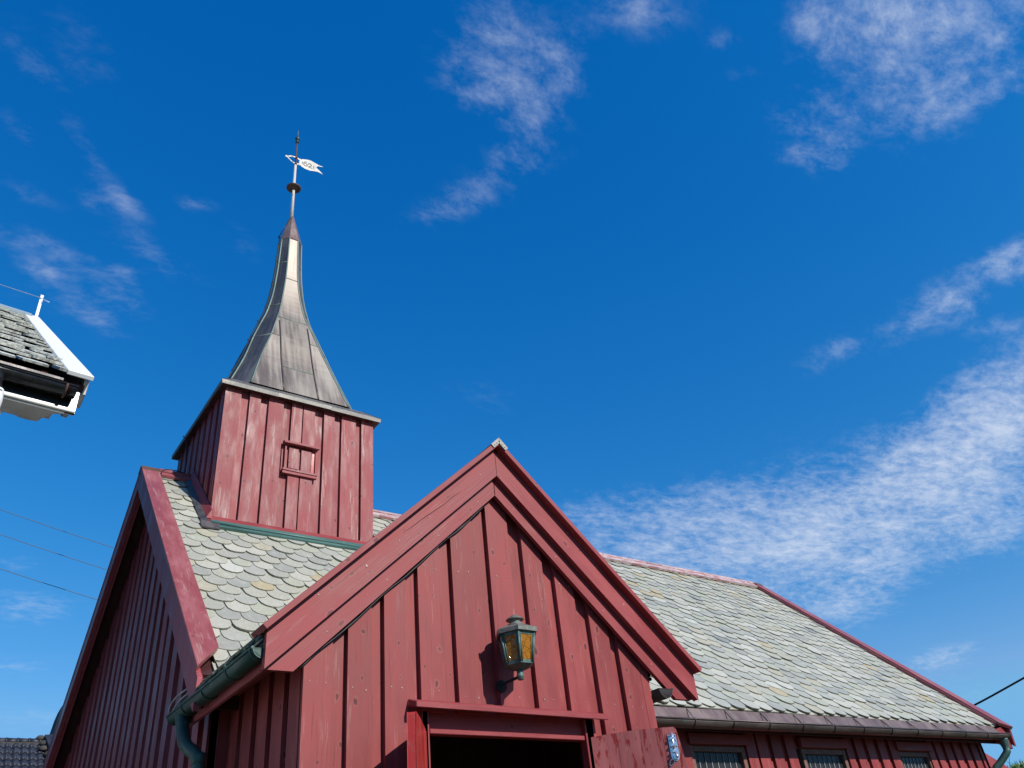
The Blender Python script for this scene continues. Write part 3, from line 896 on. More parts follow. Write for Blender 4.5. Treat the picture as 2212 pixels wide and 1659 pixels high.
# blind window with two short boards
sh = MB()
y0 = TY0
sh.box((.845, y0+.020, 5.53), (1.225, y0+.034, 5.85), 0, .5); sh.box((1.155, y0+.006, 5.55), (1.188, y0+.02, 5.835), 1, .5)
sh.box((.868, y0-.012, 5.553), (.885, y0+.02, 5.832), 0, .4); sh.box((1.190, y0-.012, 5.553), (1.207, y0+.02, 5.832), 0, .6)
sh.box((.912, y0-.004, 5.575), (1.018, y0+.014, 5.815)); sh.box((1.042, y0-.004, 5.565), (1.150, y0+.014, 5.815))
sh.hexa([(.845, y0-.05, 5.832), (1.222, y0-.05, 5.832), (1.222, y0+.01, 5.842), (.845, y0+.01, 5.842), (.845, y0-.05, 5.856), (1.222, y0-.05, 5.856), (1.222, y0+.01, 5.872), (.845, y0+.01, 5.872)], 0, .5, V((0, 1, 0)), V((1, 0, 0)))
sh.box((.848, y0-.035, 5.530), (1.212, y0+.01, 5.553), 0, .4, 'x'); sh.box((.850, y0-.026, 5.500), (1.210, y0+.006, 5.528), 0, .7, 'x')
for x, z in ((.93, 5.80), (.995, 5.80), (.97, 5.59), (1.06, 5.58), (1.13, 5.575), (1.06, 5.66), (.94, 5.6)): sh.disc((x, y0-.004, z), (0, -1, 0), .006, .003, 2)
sh.build('shutter', [M['red_worn'], M['red_bright'], M['nail']], church, .002)
# skirt boards round the foot
sk = MB()
for (z, y, rr) in ((4.885, TY0-.022, .022), (4.868, TY0-.048, .020)):
    pass
ys = TY0-.05
sk.hexa([(TX0-.06, ys-.022, 4.838), (TX1+.06, ys-.022, 4.838), (TX1+.06, ys+.02, 4.826), (TX0-.06, ys+.02, 4.826), (TX0-.03, TY0-.012, 4.925), (TX1+.03, TY0-.012, 4.925), (TX1+.03, TY0+.004, 4.915), (TX0-.03, TY0+.004, 4.915)], 0, .4, V((0, .5, .8)), V((1, 0, 0)))
sk.tube([(TX0-.065, ys-.018, 4.842), (TX1+.065, ys-.018, 4.842)], .019, 10)
for x, xo in ((TX0, TX0-.055), (TX1, TX1+.055)):
    for s in (1, -1):
        ya = TY0-.06 if s == 1 else 2*YR-TY0+.06
        A = V((0, ya, zroof(TY0-.06)+.055)); B = V((0, YR, ZR+.055))
        p = [V((xo, 0, 0))+A, V((x, 0, 0))+A, V((x, 0, 0))+B, V((xo, 0, 0))+B]
        p2 = [V((x-(.01 if x < 1 else -.01), 0, .09))+A, V((x, 0, .09))+A, V((x, 0, .09))+B, V((x-(.01 if x < 1 else -.01), 0, .09))+B]
        q = p+p2
        if x > 1: q = [p[1], p[0], p[3], p[2], p2[1], p2[0], p2[3], p2[2]]
        sk.hexa(q, 0, .5, V((1, 0, 0)), (B-A).normalized())
sk.build('skirt_board', M['red_trim'], church, .003)
cf = MB()
A = V((TX0-.02, TY0-.092, zroof(TY0-.092))); dv = -UPF*.078
A = A+NF*.034
cf.hexa([A+NF*-.03, A+V((1.70, 0, 0))+NF*-.03, A+V((1.70, 0, 0))+dv-NF*.03, A+dv-NF*.03, A+V((0, 0, .03)), A+V((1.70, 0, .03)), A+V((1.70, 0, 0))+dv*1.0+NF*.0, A+dv*1.0+NF*.0][::1], 0, .5, UPF, V((1, 0, 0)))
cf.tube([A+dv*.42+NF*.012, A+dv*.42+NF*.012+V((1.70, 0, 0))], .013, 8, 0, .8)
cf.build('turret_flashing', M['pipe_green'], church)
lf = MB()
for s in (1,):
    A = V((TX0-.10, TY0-.12, zroof(TY0-.12)+.03)); B = V((TX0-.10, YR, ZR+.03))
    lf.hexa([A, A+V((.05, 0, 0)), B+V((.05, 0, 0)), B, A+NF*.012, A+V((.05, 0, 0))+NF*.03, B+V((.05, 0, 0))+NF*.03, B+NF*.012], 0, .3, V((1, 0, 0)), UPF)
    C0 = V((TX0-.115, TY0-.20, zroof(TY0-.20)+.03))
    lf.hexa([C0, C0+V((.16, 0, 0)), C0+V((.16, 0, 0))+UPF*.11, C0+UPF*.11, C0+NF*.012, C0+V((.16, 0, 0))+NF*.012, C0+V((.16, 0, 0))+UPF*.11+NF*.03, C0+UPF*.11+NF*.03], 0, .9, V((1, 0, 0)), UPF)
lf.build('lead_flashing', M['lead'], church)

# copper eave of the turret + spire
ef = MB()
O = .062


def ring(off, z, wob=0):
    return [V((TX0-off, TY0-off, z)), V((TX1+off, TY0-off, z)), V((TX1+off, TY1+off, z)), V((TX0-off, TY1+off, z))]


r0, r1, r2, r3 = ring(.045, 6.345), ring(O, 6.335), ring(O+.004, 6.378), ring(-.085, 6.515)
for a, b in ((r0, r1), (r1, r2), (r2, r3)):
    for i in range(4):
        j = (i+1) % 4
        # split each side in pieces so the sheet joints show
        for k in range(3):
            t0, t1 = k/3, (k+1)/3
            q = [a[i].lerp(a[j], t0), a[i].lerp(a[j], t1), b[i].lerp(b[j], t1), b[i].lerp(b[j], t0)]
            w = V((0, 0, .004*((k+i) % 2)))
            ef.quad([p+w for p in q], 0, .2+.25*((k*2+i) % 4), (q[1]-q[0]).normalized(), (q[2]-q[1]).normalized())
ef.quad([p for p in ring(.045, 6.346)][::-1], 1, .5)
ef.build('turret_eave', [M['copper_eave'], M['dark_wood']], church)

LV = [(6.515, .735, .545), (7.05, .548, .405), (7.47, .432, .278), (7.75, .345, .210), (7.97, .274, .156), (8.30, .205, .108), (8.66, .165, .075), (9.00, .146, .064), (9.36, .134, .058)]


def octo(z, a, c):
    return [V((TCX+x, TCY+y, z)) for x, y in ((-c, -a), (c, -a), (a, -c), (a, c), (c, a), (-c, a), (-a, c), (-a, -c))]


# finer rows by smooth interpolation
fine = []
for i in range(len(LV)-1):
    for k in range(4):
        t = k/4
        P0, P1, P2, P3 = LV[max(i-1, 0)], LV[i], LV[i+1], LV[min(i+2, len(LV)-1)]
        def cr(j, t=t):
            m1 = (P2[j]-P0[j])/(P2[0]-P0[0])*(P2[0]-P1[0]); m2 = (P3[j]-P1[j])/(P3[0]-P1[0])*(P2[0]-P1[0])
            return (2*t**3-3*t**2+1)*P1[j]+(t**3-2*t**2+t)*m1+(-2*t**3+3*t**2)*P2[j]+(t**3-t**2)*m2
        fine.append((P1[0]+(P2[0]-P1[0])*t, cr(1), cr(2)))
fine.append(LV[-1])
sp = MB()
cardseam = (6.515, 6.95, 7.80, 8.62, 9.36)
rings = [octo(*q) for q in fine]
for i in range(len(rings)-1):
    z = (fine[i][0]+fine[i+1][0])/2
    for k in range(8):
        k2 = (k+1) % 8
        card = k % 2 == 0
        a, b, c, d = rings[i][k], rings[i][k2], rings[i+1][k2], rings[i+1][k]
        e = (b-a).normalized(); u = (d-a).normalized()
        if card and z < 7.80:
            # three strips: middle sheet of fixed width, two tapering sides
            n = V((0, -1, 0)) if k == 0 else V((1, 0, 0)) if k == 2 else V((0, 1, 0)) if k == 4 else V((-1, 0, 0))
            def strip(p, q, z):
                h = .17+(7.85-z)*.018
                L = (q-p).length
                h = min(h, L/2-.004)
                m = (p+q)/2; e = (q-p).normalized()
                return m-e*h, m+e*h
            a1, b1 = strip(a, b, fine[i][0]); d1, c1 = strip(d, c, fine[i+1][0])
            mid = .35 if z < 6.95 else .15
            sp.quad([a, a1, d1, d], 0, .75 if z < 7.45 else .45, e, u); sp.quad([a1, b1, c1, d1], 0, mid, e, u); sp.quad([b1, b, c, c1], 0, .8 if z < 7.45 else .5, e, u)
        else:
            zz = z+(.35 if not card else 0)
            r = .2 if zz < 7.8 else .4 if zz < 8.62 else .5
            if k == 7: r = .02  # shade of the left front facet put into its sheet tone
            sp.quad([a, b, c, d], 0, r, e, u)
spire = sp.build('spire', M['copper'], church)
se = MB()
for k in range(8):
    se.tube([r[k] for r in rings], .009, 6, 0)
for k in range(0, 8, 2):
    for side in (0, 1):
        pts = []
        for q, rg in zip(fine, rings):
            if q[0] > 7.78: break
            a, b = rg[k], rg[(k+1) % 8]; h = min(.17+(7.85-q[0])*.018, (b-a).length/2-.004)
            m = (a+b)/2; e = (b-a).normalized(); pts.append(m+e*(h if side else -h))
        se.tube(pts, .010, 6, 1)


def seam_at(k, z, f0=0.0, f1=1.0, m=0):
    for i in range(len(fine)-1):
        if fine[i][0] <= z <= fine[i+1][0]:
            t = (z-fine[i][0])/(fine[i+1][0]-fine[i][0])
            a = rings[i][k].lerp(rings[i+1][k], t); b = rings[i][(k+1) % 8].lerp(rings[i+1][(k+1) % 8], t)
            se.tube([a.lerp(b, f0), a.lerp(b, f1)], .0065, 5, m)
            return


for k in (0, 2, 4, 6):
    seam_at(k, 6.93, .28, .72); seam_at(k, 7.83); seam_at(k, 8.60); seam_at(k, 7.46, 0, .2); seam_at(k, 7.46, .8, 1)
for k in (1, 3, 5, 7):
    seam_at(k, 7.45); seam_at(k, 8.9); seam_at(k, 8.1)
se.build('standing_seam', [M['seam'], M['gutter_brown']], spire)
cp = MB()
cp.lathe([(.120, 9.345), (.146, 9.325), (.156, 9.340), (.142, 9.40), (.092, 9.60), (.042, 9.80), (.024, 9.87)], (TCX, TCY, 0), 8, 0, .5, False, math.pi/8)
cp.build('spire_cap', M['copper_brown'], spire)
# lightning wire down the back corner of the spire is left of the camera side: a thin cable on stand-offs
lw = MB()
pts = [r[7]+V((-.035, -.01, 0)) for r in rings][::2]
lw.tube([V((TCX-.03, TCY-.02, 9.83))]+[V((TCX-.19, TCY-.08, 9.32))]+pts[::-1], .006, 6)
for r in rings[2::5]: lw.tube([r[7], r[7]+V((-.05, -.015, 0))], .007, 5)
tag(lw.build('lightning_wire', M['black_cable']), 'thin dark wire on stand-offs running down the left edge of the copper spire', 'wire')

# ------------------------------------------------------------------ porch
XA, YBG = 1.242, -.10                                  # apex, barge board front
PSL = .929
ZA = 4.323
PW = 2.4


def zporch(x):
    return ZA-PSL*abs(x-XA)


pe = [(0, .150), (.238, .372), (.452, .585), (.671, .823), (.911, 1.069), (1.191, 1.355), (1.461, 1.609), (1.704, 1.849), (1.953, 2.099), (2.169, 2.335)]
pe[-1] = (2.169, 2.326)
pe.append((2.34, 2.40)) if False else None
DX0, DX1, DZ = .70, 1.80, 2.60
board_wall('porch_wall', M['red'], church, pe, lambda x: zporch(x)-.125, 0.0, lambda s, z, d: V((s, -d, z)), V((0, -1, 0)), nails=.62, thick=.034,
           cuts=[(DX0, DX1, 0.0, DZ)], under=[(DX0-.02, DX1+.02, 0, DZ)])
cb = MB(); cb.box((2.33, -.0, 0), (PW, .028, zporch(2.40)-.125), 0, .7); cb.build('corner_board', M['red'], church, .003)
for xw, nx in ((0.0, -1), (PW, 1)):
    e = fill_edges(.03, YW-.01, .235, .15, .2)
    board_wall('porch_side_wall', M['red'], church, e, lambda s: 2.93, 0.0, lambda s, z, d, xw=xw, nx=nx: V((xw+nx*d, s, z)), V((nx, 0, 0)))
# lining so that no light leaks in, ceiling and floor inside
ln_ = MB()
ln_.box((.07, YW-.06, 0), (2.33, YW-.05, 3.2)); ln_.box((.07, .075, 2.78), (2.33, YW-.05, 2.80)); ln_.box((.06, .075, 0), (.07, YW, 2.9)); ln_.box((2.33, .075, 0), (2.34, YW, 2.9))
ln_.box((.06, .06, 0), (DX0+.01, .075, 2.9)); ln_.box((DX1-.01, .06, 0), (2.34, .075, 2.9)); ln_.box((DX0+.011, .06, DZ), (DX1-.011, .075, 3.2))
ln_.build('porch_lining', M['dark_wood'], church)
# porch roof
pr = MB()
UL = V((1, 0, PSL)).normalized(); NL = V((-UL.z, 0, UL.x)); UR = V((-1, 0, PSL)).normalized(); NR = V((UL.z, 0, UL.x))
HL = math.hypot(XA+.262, (XA+.262)*PSL)


def keep_p(q):
    return q.z > zroof(q.y)-.10


slates(pr, (-.262, 2.25, zporch(-.262)-.062), (0, -1, 0), UL, 2.25+.045, HL, .186, .1435, .30, .085, .011, keep_p)
slates(pr, (2.61, -.045, zporch(2.61)-.062), (0, 1, 0), UR, 2.25+.045, math.hypot(2.61-XA, (2.61-XA)*PSL), .186, .1435, .30, .085, .011, keep_p)
for x0, N, s in ((-.262, NL, 1), (2.61, NR, -1)):
    zl = zporch(x0)
    yf = YBG+.035
    a = V((x0, yf, zl)); b = V((x0, 1.0, zl)); c = V((XA, 2.2, ZA)); d = V((XA, yf, ZA))
    q = [p-N*.115 for p in (a, b, c, d)]+[p-N*.068 for p in (a, b, c, d)]
    pr.hexa(q, 2, .4)
pr.tube([(XA, YBG+.14, ZA-.03), (XA, 2.15, ZA-.03)], .04, 8, 2)
proof = pr.build('porch_roof', [M['slate'], M['slate_edge'], M['dark_wood']], church)

# barge boards (two layers each side), mitred on the centre line
for side in (-1, 1):
    def px(u): return XA+side*u
    E = 1.48                                           # half width at the end of the outer board
    b1 = MB()
    y = YBG
    b1.prism([(px(0), y, ZA), (px(E), y, ZA-PSL*E), (px(E), y, 2.722), (px(E)-side*.0, y, 2.722), (px(E-.028), y, 2.722), (px(0), y, 4.058)] if False else
             [(px(0), y, ZA), (px(E), y, ZA-PSL*E), (px(E), y, 2.730), (px(0), y, 4.092)], (0, .040, 0), (side*.681, 0, .7325), (side*.7325, 0, -.681), 0)
    b1.disc((px(.95), y, ZA-PSL*.95-.12), (0, -1, 0), .009, .003, 1)
    for u in (.12, .5, .72, 1.2): b1.disc((px(u+random.uniform(-.05, .05)), y, ZA-PSL*u-random.uniform(.06, .17)), (0, -1, 0), .005, .003, 1)
    if side == -1:
        cr_ = [(px(u), y-.0006, ZA-PSL*u-dz_) for u, dz_ in ((.30, .135), (.36, .128), (.42, .131), (.50, .121), (.58, .112), (.66, .108), (.72, .099))]
        b1.tube(cr_, [.0008, .002, .0016, .0024, .002, .0016, .0006], 5, 2)
    b1.build('porch_barge_board', [M['red_trim'], M['nail'], M['dark']], church, .003)
    b2 = MB(); y = YBG+.045
    zt, zl = 4.110, 3.970
    uo = (zt-2.743)/PSL; ui = (zl-2.743)/PSL
    b2.prism([(px(0), y, zt), (px(uo), y, 2.743), (px(ui), y, 2.743), (px(0), y, zl)], (0, .030, 0), (side*.681, 0, .7325), (side*.7325, 0, -.681), 0)
    for u in (.14, .45, .8, 1.15): b2.disc((px(u), y, 4.04-PSL*u-.02), (0, -1, 0), .006, .003, 1)
    b2.build('porch_barge_board', [M['red_trim'], M['nail']], church, .003)
    # cap board lying on the slates
    cpb = MB(); U = V((-side, 0, PSL)).normalized(); N = V((side*U.z, 0, abs(U.x)))
    A = V((px(1.515), 0, ZA-PSL*1.515)); B = V((px(0), 0, ZA))
    h0, h1 = -.020, .012
    ya, yb = YBG-.055, YBG+.115
    ax = V((px(0), 0, ZA+h0/abs(U.x))); ax1 = V((px(0), 0, ZA+h1/abs(U.x)))
    lo = [A+N*h0+V((0, ya, 0)), A+N*h0+V((0, yb, 0)), ax+V((0, yb, 0)), ax+V((0, ya, 0))]
    hi = [A+N*h1+V((0, ya, 0)), A+N*h1+V((0, yb, 0)), ax1+V((0, yb, 0)), ax1+V((0, ya, 0))]
    if side == 1: lo = [lo[1], lo[0], lo[3], lo[2]]; hi = [hi[1], hi[0], hi[3], hi[2]]
    cpb.hexa(lo+hi, 0, None, V((0, 1, 0)), U)
    # metal angle on the peak
    c1 = ax1-U*.085
    q0 = [c1+N*.002+V((0, ya-.003, 0)), c1+N*.002+V((0, yb+.003, 0)), ax1+V((0, yb+.003, .003)), ax1+V((0, ya-.003, .003))]
    q1 = [p+N*.004 for p in q0[:2]]+[p+V((0, 0, .006)) for p in q0[2:]]
    f0 = [c1-N*.024+V((0, ya-.004, 0)), c1+N*.004+V((0, ya-.004, 0)), ax1+V((0, ya-.004, .008)), ax1+V((0, ya-.004, -.030))]
    if side == 1: q0 = [q0[1], q0[0], q0[3], q0[2]]; q1 = [q1[1], q1[0], q1[3], q1[2]]
    cpb.hexa(q0+q1, 1, .5)
    cpb.prism(f0, (0, -.004, 0), (1, 0, 0), (0, 0, 1), 1, .5)
    for t in (.2, .5, .82):
        c = c1.lerp(ax1, t)-N*.014+V((0, ya-.008, 0)); cpb.disc(c, (0, -1, 0), .005, .002, 2)
    cpb.build('porch_verge_board', [M['red_trim'], M['lead_pale'], M['gutter_brown']], church, .002)
# eave parts of the porch: soffit, fascia, copper apron, gutter with straps
for side, x0 in ((-1, 0.0), (1, PW)):
    def X(u): return x0+side*u
    s = MB()
    a, b = sorted((X(.0), X(.20 if side == -1 else .06)))
    s.box((a, .03, 2.875), (b, YW-.03, 2.895), 0, .4, 'y')
    a, b = sorted((X(.175), X(.20)))
    if side == -1: s.box((a, YBG+.08, 2.76), (b, YW+.2 if side == -1 else YW-.2, 2.90), 0, .6, 'y')
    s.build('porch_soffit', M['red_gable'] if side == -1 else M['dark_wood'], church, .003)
    g_ = MB()
    ye_ = 1.38 if side == -1 else .9
    gx, gz, gr_ = (.240, 2.838, .050) if side == -1 else (.072, 2.800, .062)
    halfpipe(g_, (X(gx), YBG+.035, gz), (X(gx), ye_, gz+.008), (side, 0, 0), gr_, rr=.5)
    gu_ = g_.build('porch_gutter', M['gutter_green'] if side == -1 else M['gutter_brown'], church)  # right gutter and flashing take a darker metal to paint in their shade
    ax0, ax1_, az1 = (.214, .255, 2.915) if side == -1 else (.030, .185, 2.985)
    ys_ = YBG+.036 if side == -1 else .12
    ap = MB(); q = [(X(ax0), ys_, gz), (X(ax0), .90, gz), (X(ax0-.006), .90, gz), (X(ax0-.006), ys_, gz), (X(ax1_), ys_, az1), (X(ax1_), .90, az1), (X(ax1_-.006), .90, az1+.003), (X(ax1_-.006), ys_, az1+.003)]
    ap.hexa(q, 0, .2, V((0, 0, 1)), V((0, 1, 0))); ap.build('porch_eave_flashing', M['gutter_green'] if side == -1 else M['gutter_brown'], gu_)
    for yk in (-.03, .33, .72, 1.08):
        if yk > ye_ or side == 1: continue
        st = MB(); r = gr_+.003
        st.tube([(X(gx+r*math.cos(a)), yk, gz+.004-r*math.sin(a)) for a in [math.pi*i/10*.9 for i in range(11)]], .0055, 6)
        st.tube([(X(gx+gr_+.002), yk, gz+.010), (X(ax1_+.003), yk-(.10 if yk > .1 else .0), az1)], .0035, 6)
        st.lathe([(.004, -.009), (.010, -.004), (.010, .004), (.004, .009)], (X(gx+gr_+.002), yk, gz+.014), 8)
        st.build('gutter_strap', M['gutter_brown'] if side == 1 else M['gutter_green'], gu_)
d2 = MB()
_p = curve([(-.245, 1.20, 2.82), (-.248, 1.16, 2.74), (-.250, 1.10, 2.665), (-.242, 1.05, 2.615), (-.205, 1.0, 2.565), (-.188, .985, 2.515), (-.186, .985, 2.44), (-.186, .985, 1.2), (-.186, .985, .1)], 7)
d2.tube(_p, [.046-.0012*min(i, 8) for i in range(len(_p))], 14)
d2.tube([(-.186, .985, 2.43), (-.186, .985, 2.40)], .041, 14)
d2.build('downspout', M['gutter_green'], church)
# door head
dh = MB()
dh.hexa([(.585, -.094, 2.594), (1.905, -.094, 2.576), (1.905, .0, 2.600), (.585, .0, 2.618), (.585, -.094, 2.626), (1.905, -.094, 2.608), (1.905, .0, 2.640), (.585, .0, 2.658)], 0, .6, V((0, 1, 0)), V((1, 0, 0)))
dh.build('drip_board', M['red_trim'], church, .004)
df = MB()
df.box((DX0-.02, .032, 2.50), (DX1+.02, .058, 2.655), 0, .3, 'x')
df.box((DX0-.03, .0, 0), (DX0+.012, .058, 2.60), 0, .5); df.box((DX1-.012, .0, 0), (DX1+.07, .058, 2.60), 0, .8)
df.hexa([(.712, -.004, 2.487), (1.772, -.004, 2.478), (1.772, .055, 2.478), (.712, .055, 2.487), (.712, -.004, 2.512), (1.772, -.004, 2.503), (1.772, .055, 2.503), (.712, .055, 2.512)], 0, .7, V((0, 0, 1)), V((1, 0, 0)))
df.build('door_frame', M['red_trim'], church, .003)
# two door leaves swung open
for nm, hx, ang, matn in (('left', DX0-.015, 125.5, 'red_bright'), ('right', DX1+.015, 138, 'red_door')):
    sg = 1 if nm == 'left' else -1
    a = math.radians(ang)
    d = V((sg*math.cos(a), -math.sin(a), 0)); n = V((d.y*-sg, d.x*sg, 0))   # n: face that looked inward when shut
    # shut: d = (sg,0,0), inner face +Y
    n = V((sg*math.sin(a), math.cos(a), 0))
    H = V((hx, -.012, 0)); L = .545; T = .042
    m = MB()
    k = 4
    ws = [0, .15, .29, .42, L] if nm == 'right' else [0, .13, .27, .41, L]
    for i in range(k):
        u0, u1 = ws[i]+.0012, ws[i+1]-.0012
        def top(u): return 2.487+.012*math.sin(math.pi*min(1, u/L*.9+.1))
        pts = [(u0, .06), (u1, .06)]
        if i == k-1:
            pts += [(u1, 1.95), (u1-.012, 2.2), (u1-.032, 2.40), (u1-.042, top(u1-.04)-.012), (u1-.052, top(u1-.05))]
        else:
            pts += [(u1, top(u1))]
        pts += [(u0+(u1-u0)*.5, top((u0+u1)/2)), (u0, top(u0))]
        m.prism([H+d*u+V((0, 0, z)) for u, z in pts], n*-T, d, (0, 0, 1), 0)
    door = m.build('door', M[matn], church, .003)
    if nm == 'right':
        bl = MB(); c = H+d*.472+n*.001
        def P(u, z, h): return c+d*u+V((0, 0, z))+n*h
        # plate with rounded foot
        out = [(-.024, 0), (.024, 0), (.024, -.115)]+[(.024*math.cos(t), -.115-.030*math.sin(t)) for t in [math.pi*i/8 for i in range(1, 8)]]+[(-.024, -.115)]
        bl.prism([P(u, 2.452+z, 0) for u, z in out], n*.004, d, (0, 0, 1), 0, .5)
        bl.tube([P(.0, 2.460, .012), P(.0, 2.345, .012)], .0075, 10)
        for z in (2.436, 2.400, 2.366): bl.prism([P(-.013, z, .004), P(.013, z, .004), P(.013, z-.012, .004), P(-.013, z-.012, .004)], n*.017, d, (0, 0, 1), 0, .5)
        bl.tube([P(.0, 2.352, .014), P(.006, 2.338, .030), P(.010, 2.322, .036)], .006, 8)
        bl.prism([P(-.014, 2.345, .004), P(.014, 2.345, .004), P(.010, 2.315, .004), P(-.010, 2.315, .004)], n*.022, d, (0, 0, 1), 0, .5)
        for u in (-.017, .017):
            for z in (2.442, 2.418, 2.384): bl.disc(P(u, z, .004), n, .0042, .001, 1)
        bl.tube(curve([P(-.005, 2.325, .02), P(-.035, 2.31, .022), P(-.042, 2.285, .02), P(-.018, 2.295, .02), P(-.004, 2.318, .02)], 5), .0016, 5)
        bl.build('bolt', [M['galv'], M['black_paint']], door)

# ------------------------------------------------------------------ wall lantern
LX, LY = 1.232, -.150
lan = thing('wall_lantern', 'six-sided verdigris copper lantern with amber glass on the porch gable above the door', 'lantern', (LX, 0, 2.75))
la = MB()


def hexr(R, z): return [V((LX+R*math.cos(math.radians(60*k)), LY+R*math.sin(math.radians(60*k)), z)) for k in range(6)]


ld = MB()
prof = [(.118, 3.006), (.132, 3.006), (.134, 3.028), (.128, 3.034), (.085, 3.052), (.052, 3.064)]
for i in range(len(prof)-1):
    A, B = hexr(*prof[i]), hexr(*prof[i+1])
    for k in range(6):
        k2 = (k+1) % 6
        ld.quad([A[k], A[k2], B[k2], B[k]], 0, .3+.1*k)
ld.lathe([(.055, 3.060), (.050, 3.070), (.036, 3.076), (.034, 3.094), (.038, 3.096), (.054, 3.098), (.053, 3.102), (.040, 3.112), (.028, 3.117), (.027, 3.121), (.012, 3.128), (.004, 3.130)], (LX, LY, 0), 20)
ld.build('lid', M['lamp_lid'], lan)
fr = MB()
top, bot = hexr(.112, 3.008), hexr(.086, 2.838)
for k in range(6): fr.tube([top[k], bot[k]], .0075, 6)
for k in range(6):
    k2 = (k+1) % 6
    for z0, z1, R0, R1 in ((2.990, 3.008, .1105, .113), (2.832, 2.850, .086, .0885)):
        a0, a1 = hexr(R0, z0), hexr(R1, z1); b0, b1 = hexr(R0-.008, z0), hexr(R1-.008, z1)
        fr.hexa([b0[k], b0[k2], a0[k2], a0[k], b1[k], b1[k2], a1[k2], a1[k]], 0, .5)
    a = top[k].lerp(top[k2], .13); b = bot[k].lerp(bot[k2], .14); fr.tube([a, b], .004, 5)
    a = top[k].lerp(top[k2], .87); b = bot[k].lerp(bot[k2], .86); fr.tube([a, b], .004, 5)
fr.lathe([(.012, 2.806), (.040, 2.812), (.084, 2.832), (.086, 2.838), (.02, 2.842)], (LX, LY, 0), 6, 0, .2, False)
fr.build('frame', M['lamp_frame'], lan)
for k in range(6):
    k2 = (k+1) % 6; p = MB()
    A, B = hexr(.1075, 2.992), hexr(.0850, 2.848)
    C, D = hexr(.1050, 2.992), hexr(.0825, 2.848)
    p.hexa([C[k], C[k2], A[k2], A[k], D[k], D[k2], B[k2], B[k]], 0, .5)
    p.build('pane', M['amber'], lan)
fn = MB()
fn.lathe([(.010, 2.754), (.017, 2.757), (.018, 2.768), (.021, 2.771), (.021, 2.784), (.018, 2.787), (.019, 2.800), (.016, 2.812)], (LX, LY, 0), 16)
fn.build('finial', M['lamp_frame'], lan)
br = MB()
br.tube(curve([(LX, LY, 2.775), (LX-.012, -.10, 2.772), (LX-.03, -.045, 2.765), (LX-.035, -.004, 2.76)], 5), .009, 8)
br.build('arm', M['lamp_black'], lan)
rs = MB()
for ra, y0, y1 in ((.036, 0, -.006), (.030, -.006, -.012), (.016, -.012, -.02)):
    n = 20; pts = [(LX-.035+ra*math.cos(2*math.pi*i/n), y0, 2.755+ra*math.sin(2*math.pi*i/n)) for i in range(n)]
    rs.prism(pts, (0, y1-y0, 0), (1, 0, 0), (0, 0, 1), 0, .5)
rs.build('wall_plate', M['lamp_black'], lan)
bu = MB(); bu.lathe([(.012, 2.845), (.014, 2.875), (.022, 2.90), (.026, 2.925), (.020, 2.95), (.004, 2.962)], (LX, LY, 0), 14)
bu.build('bulb', M['white_metal'], lan)

# ------------------------------------------------------------------ weather vane
vane = thing('weather_vane', 'white iron weather vane pennant dated 1621 on the rod above the spire', 'weather vane', (TCX-.01, TCY, 9.84))
ax = TCX-.012
po = MB()
po.tube([(ax+.004, TCY, 9.82), (ax, TCY, 10.40), (ax, TCY, 10.92)], [.023, .021, .018], 8, 0)
po.tube([(ax, TCY, 10.90), (ax-.002, TCY, 11.43)], [.012, .010], 8, 1)
po.build('rod', [M['rust_white'], M['rust']], vane)
ds = MB(); ds.lathe([(.018, 10.395), (.055, 10.408), (.092, 10.430), (.101, 10.440), (.092, 10.452), (.055, 10.468), (.02, 10.48)], (ax, TCY, 0), 28)
ds.build('disc', M['rust'], vane)
bn = MB(); bn.lathe([(.010, 11.405), (.026, 11.412), (.027, 11.424), (.014, 11.432), (.012, 11.455), (.018, 11.465), (.033, 11.482), (.036, 11.500), (.030, 11.517), (.014, 11.530), (.010, 11.55), (.006, 11.68), (.009, 11.684), (.009, 11.69), (.002, 11.693)], (ax-.002, TCY, 0), 18)
bn.build('finial', M['gutter_green'], vane)
fl = MB()
fp = [(1.04, 11.085), (1.085, 11.082), (1.12, 11.10), (1.18, 11.128), (1.24, 11.140), (1.30, 11.128), (1.36, 11.112), (1.428, 11.118), (1.40, 11.100), (1.345, 11.085), (1.325, 11.038), (1.37, 11.005), (1.430, 10.955), (1.35, 10.965), (1.29, 10.945), (1.23, 10.922), (1.16, 10.918), (1.08, 10.945), (1.03, 10.935), (1.03, 10.962), (1.075, 10.985), (1.058, 11.01), (1.08, 11.04), (1.035, 11.062)]
fl.prism([(x, TCY-.010, z) for x, z in fp], (0, .006, 0), (1, 0, 0), (0, 0, 1), 0, .5)
# fork and counterweight on the windward side
def ribbon(mb, pts, w, y0, y1, m=0, r=.5):
    for p, q in zip(pts, pts[1:]):
        p, q = V((p[0], 0, p[1])), V((q[0], 0, q[1])); d = (q-p).normalized(); s = V((-d.z, 0, d.x))*w/2; e = d*w*.12
        mb.prism([V((0, y0, 0))+v for v in (p-s-e, p+s-e, q+s+e, q-s+e)], (0, y1-y0, 0), (1, 0, 0), (0, 0, 1), m, r)
ribbon(fl, [(1.005, 11.078), (.95, 11.068), (.90, 11.035), (.88, 11.015)], .022, TCY-.011, TCY-.004)
ribbon(fl, [(1.01, 10.945), (.965, 10.955), (.925, 10.985), (.89, 11.015)], .018, TCY-.010, TCY-.005)
n = 12; fl.prism([(.874+.018*math.cos(2*math.pi*i/n), TCY-.013, 11.02+.018*math.sin(2*math.pi*i/n)) for i in range(n)], (0, .011, 0), (1, 0, 0), (0, 0, 1), 0, .5)
